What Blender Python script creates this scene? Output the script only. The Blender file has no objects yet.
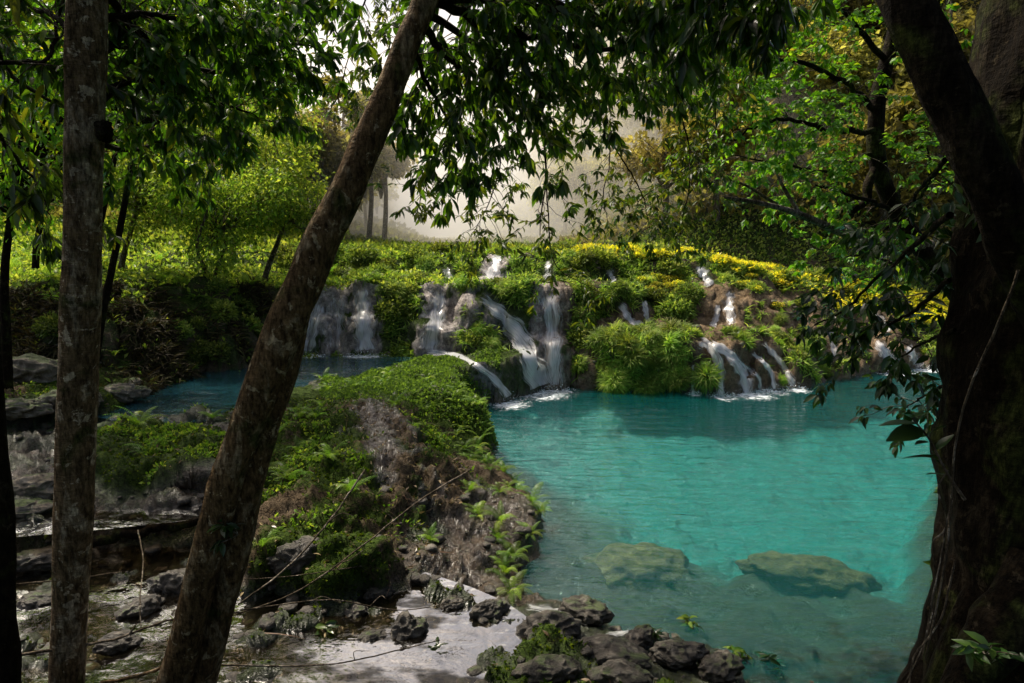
import bpy, math
import numpy as np
from mathutils import Vector, Matrix
from mathutils.bvhtree import BVHTree

RS = np.random.RandomState(11)
C = bpy.context.scene.collection
FPX, TH, CAMZ = 626.0, math.radians(8.3), 4.0
cT, sT = math.cos(TH), math.sin(TH)

# ------------------------------------------------------------------ maths
def W(px, py, z=None, y=None):
    """point where the sight line through a photo pixel meets the height z, or the distance y"""
    u, v = (px-512)/FPX, (341.5-py)/FPX
    d = np.array([u, cT+v*sT, -sT+v*cT])
    t = (z-CAMZ)/d[2] if z is not None else y/d[1]
    return np.array([0, 0, CAMZ])+t*d

def ss(a, b, x):
    t = np.clip((x-a)/(b-a), 0, 1)
    return t*t*(3-2*t)

_perm = np.random.RandomState(3).permutation(256)
_perm = np.concatenate([_perm, _perm, _perm])
_g = np.random.RandomState(5).normal(size=(256, 3))
_g /= np.linalg.norm(_g, axis=1)[:, None]

def perlin(P):
    P = np.asarray(P, dtype=np.float64)
    i = np.floor(P).astype(np.int64)
    f = P-i
    i &= 255
    w = f*f*f*(f*(f*6-15)+10)
    out = 0
    for a in (0, 1):
        wa = w[..., 0] if a else 1-w[..., 0]
        pa = _perm[i[..., 0]+a]
        for b in (0, 1):
            wb = w[..., 1] if b else 1-w[..., 1]
            pb = _perm[pa+i[..., 1]+b]
            for c in (0, 1):
                wc = w[..., 2] if c else 1-w[..., 2]
                g = _g[_perm[pb+i[..., 2]+c]]
                out = out+wa*wb*wc*(g[..., 0]*(f[..., 0]-a)+g[..., 1]*(f[..., 1]-b)+g[..., 2]*(f[..., 2]-c))
    return out*1.5

def fbm(P, o=4, gain=.5):
    s, a = 0, 1.0
    P = np.asarray(P, dtype=np.float64)
    for k in range(o):
        s = s+a*perlin(P*2**k+17.3*k)
        a *= gain
    return s

def sdf(poly, x, y):
    """signed distance to a polygon in plan, negative inside"""
    poly = np.asarray(poly)[:, :2]
    d = np.full(x.shape, 1e9)
    ins = np.zeros(x.shape, bool)
    n = len(poly)
    for k in range(n):
        a, b = poly[k], poly[(k+1) % n]
        e = b-a
        wx, wy = x-a[0], y-a[1]
        t = np.clip((wx*e[0]+wy*e[1])/(e@e+1e-12), 0, 1)
        d = np.minimum(d, (wx-e[0]*t)**2+(wy-e[1]*t)**2)
        c = ((a[1] > y) != (b[1] > y))
        with np.errstate(divide='ignore', invalid='ignore'):
            xi = e[0]*(y-a[1])/(e[1] if e[1] != 0 else 1e-12)+a[0]
        ins ^= c & (x < xi)
    d = np.sqrt(d)
    return np.where(ins, -d, d)

def norm(v):
    v = np.asarray(v, float)
    return v/(np.linalg.norm(v, axis=-1, keepdims=True)+1e-12)

# ------------------------------------------------------------------ objects
def mk(name, V, faces, mats=None, parent=None, attrs=None, smooth=True, midx=None, loc=None):
    me = bpy.data.meshes.new(name)
    V = np.asarray(V, np.float32)
    faces = [np.asarray(f, np.int32) for f in (faces if isinstance(faces, list) else [faces]) if len(f)]
    nl = sum(f.size for f in faces)
    nf = sum(len(f) for f in faces)
    me.vertices.add(len(V)); me.vertices.foreach_set('co', V.ravel())
    me.loops.add(nl); me.polygons.add(nf)
    me.loops.foreach_set('vertex_index', np.concatenate([f.ravel() for f in faces]))
    tot = np.concatenate([np.full(len(f), f.shape[1], np.int32) for f in faces])
    st = np.concatenate([[0], np.cumsum(tot)[:-1]]).astype(np.int32)
    me.polygons.foreach_set('loop_start', st)
    if midx is not None:
        me.polygons.foreach_set('material_index', np.asarray(midx, np.int32))
    me.polygons.foreach_set('use_smooth', np.full(nf, smooth))
    for k, a in (attrs or {}).items():
        at = me.attributes.new(k, 'FLOAT', 'POINT')
        at.data.foreach_set('value', np.asarray(a, np.float32))
    me.update(calc_edges=True)
    o = bpy.data.objects.new(name, me)
    for m in (mats if isinstance(mats, (list, tuple)) else [mats]):
        if m: me.materials.append(m)
    C.objects.link(o)
    if parent is not None: o.parent = parent
    if loc is not None: o.location = loc
    return o

def tag(o, label, cat, group=None, kind=None):
    o['label'] = label; o['category'] = cat
    if group: o['group'] = group
    if kind: o['kind'] = kind
    return o

def thing(name, label, cat, loc=(0, 0, 0), group=None):
    o = bpy.data.objects.new(name, None); C.objects.link(o)
    o.location = loc; o.empty_display_size = .2
    return tag(o, label, cat, group)

def struct(o):
    o['kind'] = 'structure'; return o

def copy_tree(o, parent=None):
    c = o.copy(); C.objects.link(c)
    if parent is not None: c.parent = parent
    for ch in list(o.children): copy_tree(ch, c)
    return c

class MB:
    """collects geometry pieces with a material slot and a random value each"""
    def __init__(s): s.V, s.F, s.M, s.R, s.n = [], [], [], [], 0
    def add(s, V, F, m=0, r=0.5):
        V = np.asarray(V, float)
        for f in (F if isinstance(F, list) else [F]):
            f = np.asarray(f)
            if len(f) == 0: continue
            s.F.append(f+s.n); s.M.append(np.full(len(f), m))
        s.V.append(V); s.R.append(np.broadcast_to(np.asarray(r, float), (len(V),))); s.n += len(V)
    def build(s, name, mats, parent=None, smooth=True, loc=None):
        V = np.concatenate(s.V)
        if loc is not None: V = V-np.asarray(loc)
        return mk(name, V, s.F, mats, parent, {'rnd': np.concatenate(s.R)}, smooth, np.concatenate(s.M), loc)

def frames(d, up=None, roll=None):
    """rows -> matrices with columns (side, dir, normal)"""
    d = norm(d)
    if up is None: up = np.array([0, 0, 1.0])
    up = np.broadcast_to(up, d.shape)
    s = np.cross(d, up)
    bad = np.linalg.norm(s, axis=1) < 1e-3
    s[bad] = [1, 0, 0]
    s = norm(s); n = np.cross(s, d)
    if roll is not None:
        c, q = np.cos(roll)[:, None], np.sin(roll)[:, None]
        s, n = s*c+n*q, n*c-s*q
    return np.stack([s, d, n], axis=2)

def inst(tv, tf, pos, fr, size):
    """many copies of a small template as one array"""
    size = np.asarray(size)
    if size.ndim == 1: size = np.stack([size]*3, 1)
    V = np.einsum('nij,nkj->nki', fr, tv[None]*size[:, None, :])+pos[:, None, :]
    N, K = len(pos), len(tv)
    fs = [(f[None]+(np.arange(N)*K)[:, None, None]).reshape(-1, f.shape[1]) for f in (tf if isinstance(tf, list) else [tf])]
    return V.reshape(-1, 3), fs

def leaf_t(w=.36, droop=.25, fold=.18, st=5, tip=1.0):
    ts = np.linspace(0, 1, st+1)
    V, F = [], []
    for t in ts:
        ww = w*.5*(math.sin(math.pi*min(1, t*.97+.02))**.75)*(1-.35*t*tip)
        z = -droop*t*t
        V += [(-ww, t, z+fold*ww), (0, t, z), (ww, t, z+fold*ww)]
    for k in range(st):
        a = 3*k
        F += [(a, a+1, a+4, a+3), (a+1, a+2, a+5, a+4)]
    return np.array(V), np.array(F)

LEAF_BIG = leaf_t(.36, .3, .5, 5)
LEAF_MID = leaf_t(.5, .22, .4, 3)
LEAF_SML = (np.array([(0, 0, 0), (.27, .45, .09), (0, 1, -.12), (-.27, .45, .09), (0, .5, 0)]), np.array([(0, 1, 4), (1, 2, 4), (2, 3, 4), (3, 0, 4)]))
LEAF_CARD = (np.array([(-.2, 0, 0), (.28, .2, .1), (.1, 1, -.15), (-.34, .6, .05)]), np.array([(0, 1, 2, 3)]))

def blade_t(w=.08, curve=.7, st=4):
    V, F = [], []
    for k in range(st+1):
        t = k/st
        ww = w*.5*(1-t**1.5)+.002
        a = curve*t
        V += [(-ww, math.sin(a)/max(curve, .01) if curve else t, -(1-math.cos(a))/max(curve, .01)), (ww, math.sin(a)/max(curve, .01) if curve else t, -(1-math.cos(a))/max(curve, .01))]
    for k in range(st):
        a = 2*k
        F.append((a, a+1, a+3, a+2))
    return np.array(V), np.array(F)
BLADE = blade_t(.09, 1.3, 4)

def tube(P, r, n=8, bump=0, freq=3, cap=True):
    P = np.asarray(P, float); r = np.broadcast_to(np.asarray(r, float), (len(P),))
    T = norm(np.gradient(P, axis=0))
    ref = np.array([1.0, .13, .07]) if abs(T[0][0]) < .9 else np.array([0, 1.0, 0])
    V = []
    s = norm(np.cross(T[0], ref))
    for k in range(len(P)):
        s = norm(s-T[k]*(s@T[k])); b = np.cross(T[k], s)
        a = np.arange(n)*2*math.pi/n
        V.append(P[k]+r[k]*(np.cos(a)[:, None]*s+np.sin(a)[:, None]*b))
    V = np.array(V)
    if bump:
        d = V-P[:, None]
        q = V*np.array([1, 1, .35])*freq
        V = P[:, None]+d*(1+bump*fbm(q.reshape(-1, 3), 3).reshape(len(P), n, 1))
    V = V.reshape(-1, 3)
    i = np.arange(len(P)-1)[:, None]*n; j = np.arange(n)[None]
    j2 = (j+1) % n
    F = [np.stack([i+j, i+j2, i+n+j2, i+n+j], -1).reshape(-1, 4)]
    if cap:
        V = np.concatenate([V, P[-1:]]); e = len(V)-1; o = (len(P)-1)*n
        F.append(np.array([(o+k, o+(k+1) % n, e) for k in range(n)]))
    return V, F

def spline(P, n):
    """smooth curve through points (Catmull-Rom)"""
    P = np.asarray(P, float)
    Q = np.concatenate([[2*P[0]-P[1]], P, [2*P[-1]-P[-2]]])
    t = np.linspace(0, len(P)-1-1e-6, n)
    i = t.astype(int); f = (t-i)[:, None]
    a, b, c, d = Q[i], Q[i+1], Q[i+2], Q[i+3]
    return .5*((2*b)+(c-a)*f+(2*a-5*b+4*c-d)*f**2+(3*b-a-3*c+d)*f**3)

# ------------------------------------------------------------------ materials
class NT:
    def __init__(s, name):
        s.m = bpy.data.materials.new(name); s.m.use_nodes = True
        s.t = s.m.node_tree; s.t.nodes.clear()
        s.out = s.t.nodes.new('ShaderNodeOutputMaterial')
    def n(s, typ, props=None, **ins):
        nd = s.t.nodes.new('ShaderNode'+typ)
        for k, v in (props or {}).items(): setattr(nd, k, v)
        for k, v in ins.items():
            key = int(k[1:]) if k[0] == 'i' and k[1:].isdigit() else k.replace('_', ' ')
            sk = nd.inputs[key]
            if hasattr(v, 'is_output'): s.t.links.new(v, sk)
            elif isinstance(v, (tuple, list)) and len(v) == 3 and sk.type == 'RGBA': sk.default_value = (*v, 1)
            else: sk.default_value = v
        return nd
    def pos(s): return s.n('NewGeometry').outputs['Position']
    def attr(s, a): return s.n('Attribute', {'attribute_name': a}).outputs['Fac']
    def noise(s, vec, scale, detail=4, rough=.55, dist=0):
        return s.n('TexNoise', Vector=vec, Scale=scale, Detail=detail, Roughness=rough, Distortion=dist).outputs['Fac']
    def scale(s, vec, sc): return s.n('VectorMath', {'operation': 'MULTIPLY'}, i0=vec, i1=sc).outputs[0]
    def ramp(s, fac, stops, interp='LINEAR'):
        r = s.n('ValToRGB', Fac=fac); cr = r.color_ramp; cr.interpolation = interp
        while len(cr.elements) < len(stops): cr.elements.new(.5)
        for e, (p, c) in zip(cr.elements, stops):
            e.position = p; e.color = (*c, 1) if isinstance(c, (tuple, list)) else (c, c, c, 1)
        return r.outputs['Color']
    def mix(s, f, a, b, mode='MIX'):
        nd = s.t.nodes.new('ShaderNodeMix'); nd.data_type = 'RGBA'; nd.blend_type = mode
        for sk, v in ((nd.inputs[0], f), (nd.inputs[6], a), (nd.inputs[7], b)):
            if hasattr(v, 'is_output'): s.t.links.new(v, sk)
            elif isinstance(v, (tuple, list)): sk.default_value = (*v, 1)
            else: sk.default_value = v
        return nd.outputs[2]
    def math(s, op, a, b=0., c=None, clamp=False):
        nd = s.n('Math', {'operation': op, 'use_clamp': clamp}, i0=a, i1=b)
        if c is not None:
            if hasattr(c, 'is_output'): s.t.links.new(c, nd.inputs[2])
            else: nd.inputs[2].default_value = c
        return nd.outputs[0]
    def mrange(s, v, a, b, c=0., d=1.):
        return s.n('MapRange', {'interpolation_type': 'SMOOTHSTEP'}, Value=v, From_Min=a, From_Max=b, To_Min=c, To_Max=d).outputs[0]
    def bump(s, h, strength=.5, dist=.02, normal=None):
        b = s.n('Bump', Height=h, Strength=strength, Distance=dist)
        if normal is not None: s.t.links.new(normal, b.inputs['Normal'])
        return b.outputs[0]
    def mixs(s, f, a, b): return s.n('MixShader', i0=f, i1=a, i2=b).outputs[0]
    def done(s, sh):
        s.t.links.new(sh, s.out.inputs['Surface']); return s.m

def leaf_mat(name, stops, trans=.45, gloss=.06, rough=.42, tboost=1.3, tint=(1.0, 1.0, .45)):
    t = NT(name)
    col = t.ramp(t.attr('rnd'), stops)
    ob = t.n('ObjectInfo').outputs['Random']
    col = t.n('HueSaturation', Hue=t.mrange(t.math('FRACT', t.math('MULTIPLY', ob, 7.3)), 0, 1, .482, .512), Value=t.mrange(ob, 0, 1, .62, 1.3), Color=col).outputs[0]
    v = t.noise(t.pos(), 9, 2)
    col = t.mix(1, col, t.ramp(v, [(.3, .72), (.7, 1.2)]), 'MULTIPLY')
    tc = t.mix(1, col, tuple(tboost*c for c in tint), 'MULTIPLY')
    d = t.n('BsdfDiffuse', Color=col).outputs[0]
    tr = t.n('BsdfTranslucent', Color=tc).outputs[0]
    g = t.n('BsdfGlossy', Color=(1, 1, 1), Roughness=rough).outputs[0]
    sh = t.mixs(trans, d, tr)
    fr = t.n('LayerWeight', Blend=.25).outputs['Fresnel']
    return t.done(t.mixs(t.math('MULTIPLY_ADD', fr, gloss*3, gloss*.35), sh, g))

def turquoise(t, col, z):
    """what lies under the pool takes the colour of the chalky water above it"""
    col = t.mix(t.mrange(t.math('MULTIPLY', z, -1.), .0, .12), col, t.mix(1, col, (.62, .62, .42), 'MULTIPLY'))
    k = t.mrange(t.math('MULTIPLY', z, -1.), .12, 1.0)
    c2 = t.mix(t.mrange(t.math('MULTIPLY', z, -1.), .35, 1.05), (.045, .075, .040), (.009, .245, .24))
    return t.mix(k, col, c2)

def terrain_mat():
    t = NT('limestone_and_moss')
    p = t.pos(); z = t.n('SeparateXYZ', Vector=p).outputs[2]
    n1 = t.noise(p, 1.1, 6, .6); n2 = t.noise(p, 5, 6, .65, .4); n3 = t.noise(p, 24, 5, .7)
    rock = t.ramp(n2, [(.28, (.035, .024, .014)), (.45, (.11, .08, .048)), (.6, (.21, .16, .105)), (.78, (.36, .30, .22))])
    rock = t.mix(t.mrange(n1, .4, .65), rock, t.ramp(n3, [(.3, (.035, .026, .016)), (.7, (.19, .145, .095))]))
    grey = t.ramp(n2, [(.3, (.08, .08, .085)), (.5, (.27, .265, .28)), (.72, (.60, .59, .61))])
    rock = t.mix(t.attr('grey'), rock, grey)
    lit = t.ramp(n3, [(.3, (.02, .013, .007)), (.5, (.085, .055, .028)), (.72, (.19, .135, .075))])
    rock = t.mix(t.math('MULTIPLY', t.attr('litter'), t.mrange(n2, .35, .6)), rock, lit)
    mossn = t.math('ADD', t.attr('moss'), t.math('MULTIPLY_ADD', n2, 1.3, -.65))
    moss = t.ramp(n3, [(.3, (.012, .022, .004)), (.55, (.05, .085, .012)), (.75, (.12, .16, .025))])
    col = t.mix(t.mrange(mossn, .35, .62), rock, moss)
    col = t.mix(t.attr('wood'), col, t.ramp(n2, [(.3, (.012, .016, .006)), (.7, (.05, .06, .02))]))
    col = t.mix(t.attr('pale'), col, t.mix(1, col, (1.75, 1.65, 1.5), 'MULTIPLY'))
    wet = t.attr('wet')
    col = t.mix(wet, col, t.mix(1, col, (.34, .27, .19), 'MULTIPLY'))
    col = turquoise(t, col, t.attr('bedz'))
    vd = t.n('TexVoronoi', {'feature': 'DISTANCE_TO_EDGE'}, Vector=t.n('VectorMath', {'operation': 'ADD'}, i0=p, i1=t.n('TexNoise', Vector=p, Scale=4., Detail=4.).outputs['Color']).outputs[0], Scale=5.).outputs['Distance']
    crack = t.math('MAXIMUM', t.mrange(vd, .0, .05), t.mrange(t.attr('bedz'), .1, -.05))
    n5 = t.noise(p, 85, 4, .75)
    col = t.mix(1, col, t.mix(crack, (.30, .27, .22), (1, 1, 1)), 'MULTIPLY')
    col = t.mix(1, col, t.ramp(n5, [(.3, .55), (.7, 1.4)]), 'MULTIPLY')
    b = t.bump(t.math('ADD', t.math('ADD', n2, t.math('MULTIPLY', crack, .25)), t.math('ADD', t.math('MULTIPLY', n3, .6), t.math('MULTIPLY', n5, .25))), .9, .06)
    rough = t.mrange(t.math('ADD', wet, t.math('MULTIPLY_ADD', n3, .5, -.25)), .2, .9, .85, .16)
    return t.done(t.n('BsdfPrincipled', Base_Color=col, Roughness=rough, Normal=b, **{'Specular IOR Level': t.math('MULTIPLY_ADD', wet, .85, .08)}).outputs[0])

def rock_mat(name, cols, mossy=.5, wet=0., sub=False):
    t = NT(name)
    p = t.pos(); z = t.n('SeparateXYZ', Vector=p).outputs[2]
    nz = t.n('SeparateXYZ', Vector=t.n('NewGeometry').outputs['Normal']).outputs[2]
    n2 = t.noise(p, 7, 6, .65, .5); n3 = t.noise(p, 32, 5, .7)
    rock = t.ramp(n2, [(.3, cols[0]), (.52, cols[1]), (.74, cols[2])])
    rock = t.mix(.5, rock, t.mix(1, rock, t.ramp(n3, [(.3, .35), (.7, 1.5)]), 'MULTIPLY'))
    moss = t.ramp(n3, [(.3, (.012, .02, .004)), (.55, (.05, .08, .012)), (.75, (.11, .14, .02))])
    mk_ = t.mrange(t.math('ADD', t.math('MULTIPLY', nz, .6), t.noise(p, 3.2, 4)), 1.12-mossy*.7, 1.3-mossy*.7)
    col = t.mix(mk_, rock, moss)
    if sub: col = turquoise(t, col, t.math('MULTIPLY', z, 1.05))
    b = t.bump(t.math('ADD', n2, t.math('MULTIPLY', n3, .6)), .9, .05)
    rough = t.mrange(n3, .3, .7, .75-.55*wet, .9-.5*wet)
    return t.done(t.n('BsdfPrincipled', Base_Color=col, Roughness=rough, Normal=b).outputs[0])

def bark_mat(name, dark, mid, pale, lichen=.4, moss=.3, ring=1.0):
    t = NT(name)
    p = t.pos(); q = t.scale(p, (1, 1, .45)); q2 = t.scale(p, (1, 1, ring*3))
    n1 = t.noise(q, 5, 5, .6, .6); n2 = t.noise(q, 26, 6, .7); n3 = t.noise(p, 3.1, 4, .6, .3); n4 = t.noise(q2, 14, 3)
    col = t.ramp(n2, [(.3, dark), (.55, mid), (.78, tuple(c*1.5 for c in mid))])
    col = t.mix(t.mrange(n1, .55-.1*lichen, .60-.06*lichen), col, t.mix(t.mrange(n2, .3, .7), mid, pale))
    col = t.mix(t.mrange(t.noise(p, 11, 5, .65, .4), .60-.05*lichen, .64-.05*lichen), col, tuple(min(1, c*1.25) for c in pale))
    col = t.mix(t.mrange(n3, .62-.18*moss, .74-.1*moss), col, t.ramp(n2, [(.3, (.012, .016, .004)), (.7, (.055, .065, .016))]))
    col = t.mix(1, col, t.ramp(t.noise(t.scale(p, (1, 1, .3)), 38, 4, .75), [(.36, .35), (.5, 1.0), (.64, 1.7)]), 'MULTIPLY')
    h = t.math('ADD', t.math('MULTIPLY', n2, .8), t.math('ADD', n1, t.math('MULTIPLY', n4, .5)))
    return t.done(t.n('BsdfPrincipled', Base_Color=col, Roughness=.9, Normal=t.bump(h, 1.0, .035), **{'Specular IOR Level': .08}).outputs[0])

def water_mat(name, tint, body, bodyf, rip=.35, scale=(2.2, 5.0, 1), rough=.03, glossc=(1, 1, 1), boost=1., dist=.12):
    t = NT(name)
    p = t.pos()
    q = t.scale(p, scale)
    w1 = t.noise(q, 1.0, 3, .5, .6); w2 = t.noise(q, 3.2, 3, .55, .3); w3 = t.noise(q, .35, 2)
    h = t.math('ADD', t.math('MULTIPLY', w1, 1.0), t.math('MULTIPLY_ADD', w2, .45, t.math('MULTIPLY', w3, .6)))
    b = t.bump(h, rip, dist)
    tr = t.n('BsdfTransparent', Color=tint).outputs[0]
    df = t.n('BsdfDiffuse', Color=t.mix(t.noise(t.scale(p, (.35, .8, 1)), 1, 3), tuple(c*.75 for c in body), tuple(c*1.25 for c in body)), Normal=b).outputs[0]
    gl = t.n('BsdfGlossy', Color=glossc, Roughness=rough, Normal=b).outputs[0]
    fr = t.n('Fresnel', IOR=1.33, Normal=b).outputs[0]
    bo = t.mrange(t.noise(t.scale(p, (1, 1.8, 1)), 1.1, 4, .6), .45, .56, boost*.14, boost) if boost > 2 else boost
    return t.done(t.mixs(t.math('MULTIPLY', fr, bo, clamp=True), t.mixs(bodyf, tr, df), gl))

def falls_mat():
    t = NT('falling_white_water')
    a = t.n('Attribute', {'attribute_name': 'u'}).outputs['Fac']; v = t.attr('v'); e = t.attr('edge'); th = t.attr('thick')
    q = t.n('CombineXYZ', X=a, Y=v, Z=t.attr('seed')).outputs[0]
    n1 = t.noise(t.scale(q, (11, 1.1, 1)), 1, 4, .6, .35); n2 = t.noise(t.scale(q, (46, 2.2, 1)), 1, 3, .65, .2)
    n = t.math('ADD', t.math('MULTIPLY', n1, .55), t.math('MULTIPLY', n2, .45))
    al = t.mrange(t.math('ADD', n, t.math('ADD', t.math('MULTIPLY', th, .36), t.math('MULTIPLY', e, -.42))), .52, .86)
    df = t.n('BsdfDiffuse', Color=(.93, .95, .97)).outputs[0]
    tl = t.n('BsdfTranslucent', Color=(.96, .97, .98)).outputs[0]
    gl = t.n('BsdfGlossy', Color=(1, 1, 1), Roughness=.25).outputs[0]
    sh = t.mixs(.10, t.mixs(.55, df, tl), gl)
    return t.done(t.mixs(al, t.n('BsdfTransparent').outputs[0], sh))

def foam_mat():
    t = NT('churned_foam')
    p = t.pos(); e = t.attr('edge')
    n = t.noise(t.scale(p, (1, 1.7, 1)), 7, 5, .68, .8)
    al = t.mrange(t.math('SUBTRACT', n, t.math('MULTIPLY', e, .42)), .30, .52)
    return t.done(t.mixs(t.math('MULTIPLY', al, .85), t.n('BsdfTransparent').outputs[0], t.n('BsdfDiffuse', Color=(.82, .9, .94)).outputs[0]))

M = {}
M['terrain'] = terrain_mat()
M['wetrock'] = rock_mat('wet_limestone', ((.010, .008, .006), (.055, .045, .033), (.26, .23, .185)), .12, .75)
M['rock'] = rock_mat('dry_limestone', ((.05, .04, .028), (.20, .165, .12), (.42, .37, .30)), .3, .1)
M['subrock'] = rock_mat('sunken_limestone', ((.08, .055, .025), (.26, .185, .09), (.46, .34, .19)), .0, .2, True)
M['pale_bark'] = bark_mat('pale_mottled_bark', (.04, .025, .012), (.14, .095, .052), (.33, .27, .19), .6, .4, 2)
M['lean_bark'] = bark_mat('brown_ridged_bark', (.030, .017, .007), (.125, .078, .036), (.26, .20, .12), .3, .3)
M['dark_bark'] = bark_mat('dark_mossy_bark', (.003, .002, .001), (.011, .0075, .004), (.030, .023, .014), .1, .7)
M['twig'] = bark_mat('grey_twig_bark', (.03, .022, .014), (.10, .08, .055), (.24, .21, .17), .4, .1)
M['stick'] = bark_mat('dead_stick_bark', (.03, .022, .014), (.11, .085, .058), (.24, .20, .16), .4, 0)
M['canopy'] = leaf_mat('glossy_dark_leaf', [(0, (.014, .042, .003)), (.5, (.045, .12, .008)), (.85, (.10, .22, .014)), (1, (.20, .24, .02))], .55, .07, .35, 1.6)
M['canopy_lit'] = leaf_mat('backlit_leaf', [(0, (.014, .042, .003)), (.5, (.045, .12, .009)), (.85, (.10, .22, .014)), (1, (.22, .25, .02))], .5, .06, .35, 1.5)
M['spray'] = leaf_mat('spray_leaf', [(0, (.03, .07, .005)), (.5, (.09, .17, .012)), (1, (.26, .28, .025))], .5, .05, .4, 1.5)
M['green'] = leaf_mat('sunny_green_leaf', [(0, (.05, .13, .008)), (.5, (.11, .24, .014)), (.85, (.20, .32, .018)), (1, (.40, .30, .03))], .55, .05, .45, 1.5, (1, 1, .35))
M['lime'] = leaf_mat('lime_green_leaf', [(0, (.09, .18, .03)), (.5, (.23, .37, .055)), (1, (.46, .52, .10))], .55, .03, .45, 1.5)
M['side'] = leaf_mat('dark_oval_leaf', [(0, (.01, .03, .006)), (.7, (.028, .075, .012)), (1, (.07, .12, .02))], .42, .08, .3, 1.4)
M['fern'] = leaf_mat('fern_green', [(0, (.06, .15, .016)), (.6, (.17, .32, .035)), (1, (.36, .42, .07))], .5, .015, .5, 1.4)
M['shrub'] = leaf_mat('shrub_green', [(0, (.045, .09, .018)), (.5, (.16, .24, .045)), (1, (.40, .43, .11))], .45, .02, .5, 1.4)
M['grassy'] = leaf_mat('hanging_grass_green', [(0, (.08, .15, .022)), (.5, (.22, .36, .055)), (1, (.50, .54, .14))], .5, .02, .5, 1.5)
M['moss'] = leaf_mat('moss_green', [(0, (.015, .03, .003)), (.5, (.06, .105, .007)), (1, (.16, .19, .015))], .4, .0, .7, 1.3)
M['dry'] = leaf_mat('dead_fern_brown', [(0, (.02, .016, .008)), (.5, (.058, .048, .022)), (1, (.08, .10, .025))], .3, .02, .6, 1.0)
M['flower'] = leaf_mat('yellow_petal', [(0, (.36, .46, .03)), (.5, (.80, .72, .04)), (1, (.92, .80, .10))], .5, .02, .6, 1.1, (1, .95, .4))
M['litter'] = leaf_mat('fallen_leaf', [(0, (.05, .03, .015)), (.5, (.16, .10, .05)), (1, (.34, .24, .13))], .15, .05, .5, 1.0)
M['hill'] = leaf_mat('hill_forest_leaf', [(0, (.12, .12, .035)), (.5, (.32, .28, .085)), (1, (.50, .46, .17))], .5, .01, .6, 1.2)
M['pool'] = water_mat('turquoise_water', (.76, .95, .91), (.008, .19, .19), .15, .48, (1.2, 3.4, 1))
M['upper'] = water_mat('blue_pool_water', (.55, .80, .85), (.02, .09, .12), .45, .3, (2, 4, 1), boost=1.3)
M['stream'] = water_mat('shallow_stream_water', (.66, .58, .46), (.05, .04, .025), .05, .17, (1.7, 2.3, 1), .012, boost=6.5, dist=.14)
M['falls'] = falls_mat()
M['foam'] = foam_mat()

# ------------------------------------------------------------------ terrain
px_poly = lambda pts, z: np.array([W(a, b, z)[:2] for a, b in pts])
POOL = np.concatenate([
    px_poly([(455, 414), (470, 408), (500, 402), (515, 397), (540, 387), (600, 387), (690, 391), (760, 391), (800, 387), (830, 380), (900, 370), (1000, 364), (1150, 358)], 0),
    np.array([(23, 24), (16, 16.5), (10.6, 13.5), (8.3, 11.3), (6.4, 8.7), (4.7, 6.4), (3.6, 5.2)]),
    px_poly([(760, 683), (690, 648), (600, 618), (555, 602), (522, 592), (535, 560), (546, 530), (540, 508), (505, 475), (485, 447), (462, 427)], 0)])
SHAL = np.concatenate([px_poly([(530, 600), (570, 545), (650, 535), (760, 548), (850, 585), (900, 650)], 0), np.array([(2.8, 5.0)]), px_poly([(760, 690), (640, 625)], 0)])
UPPER = px_poly([(300, 351), (378, 349), (425, 351), (412, 362), (380, 370), (335, 378), (290, 388), (250, 402), (222, 415), (165, 418), (110, 412), (150, 392), (200, 373), (250, 358)], 1.0)
SHELF = px_poly([(-250, 436), (0, 434), (60, 422), (110, 417), (160, 419), (215, 423), (232, 440), (238, 480), (225, 505), (190, 522), (100, 532), (0, 541), (-250, 560)], .92)
RIM = px_poly([(-250, 548), (0, 534), (100, 522), (190, 510), (226, 498), (236, 512), (192, 528), (100, 540), (0, 551), (-250, 568)], .95)
MOUND = px_poly([(95, 432), (150, 425), (212, 430), (222, 448), (200, 466), (120, 474), (90, 462)], 1.2)
STREAM = px_poly([(-250, 566), (0, 556), (100, 546), (190, 541), (255, 548), (262, 585), (330, 600), (420, 578), (462, 594), (494, 608), (520, 626), (512, 650), (498, 662), (490, 690), (480, 780), (440, 900), (200, 1000), (-250, 1000)], .5)
BANKB = np.array([(-.9, 3.8), (3.2, 3.8), (3.3, 5.0), (1.6, 5.75), (.6, 6.05), (-.1, 5.7), (-.3, 5.0)])
WETP = px_poly([(340, 384), (372, 386), (390, 418), (396, 450), (384, 470), (366, 445), (356, 410)], 1.15)

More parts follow.
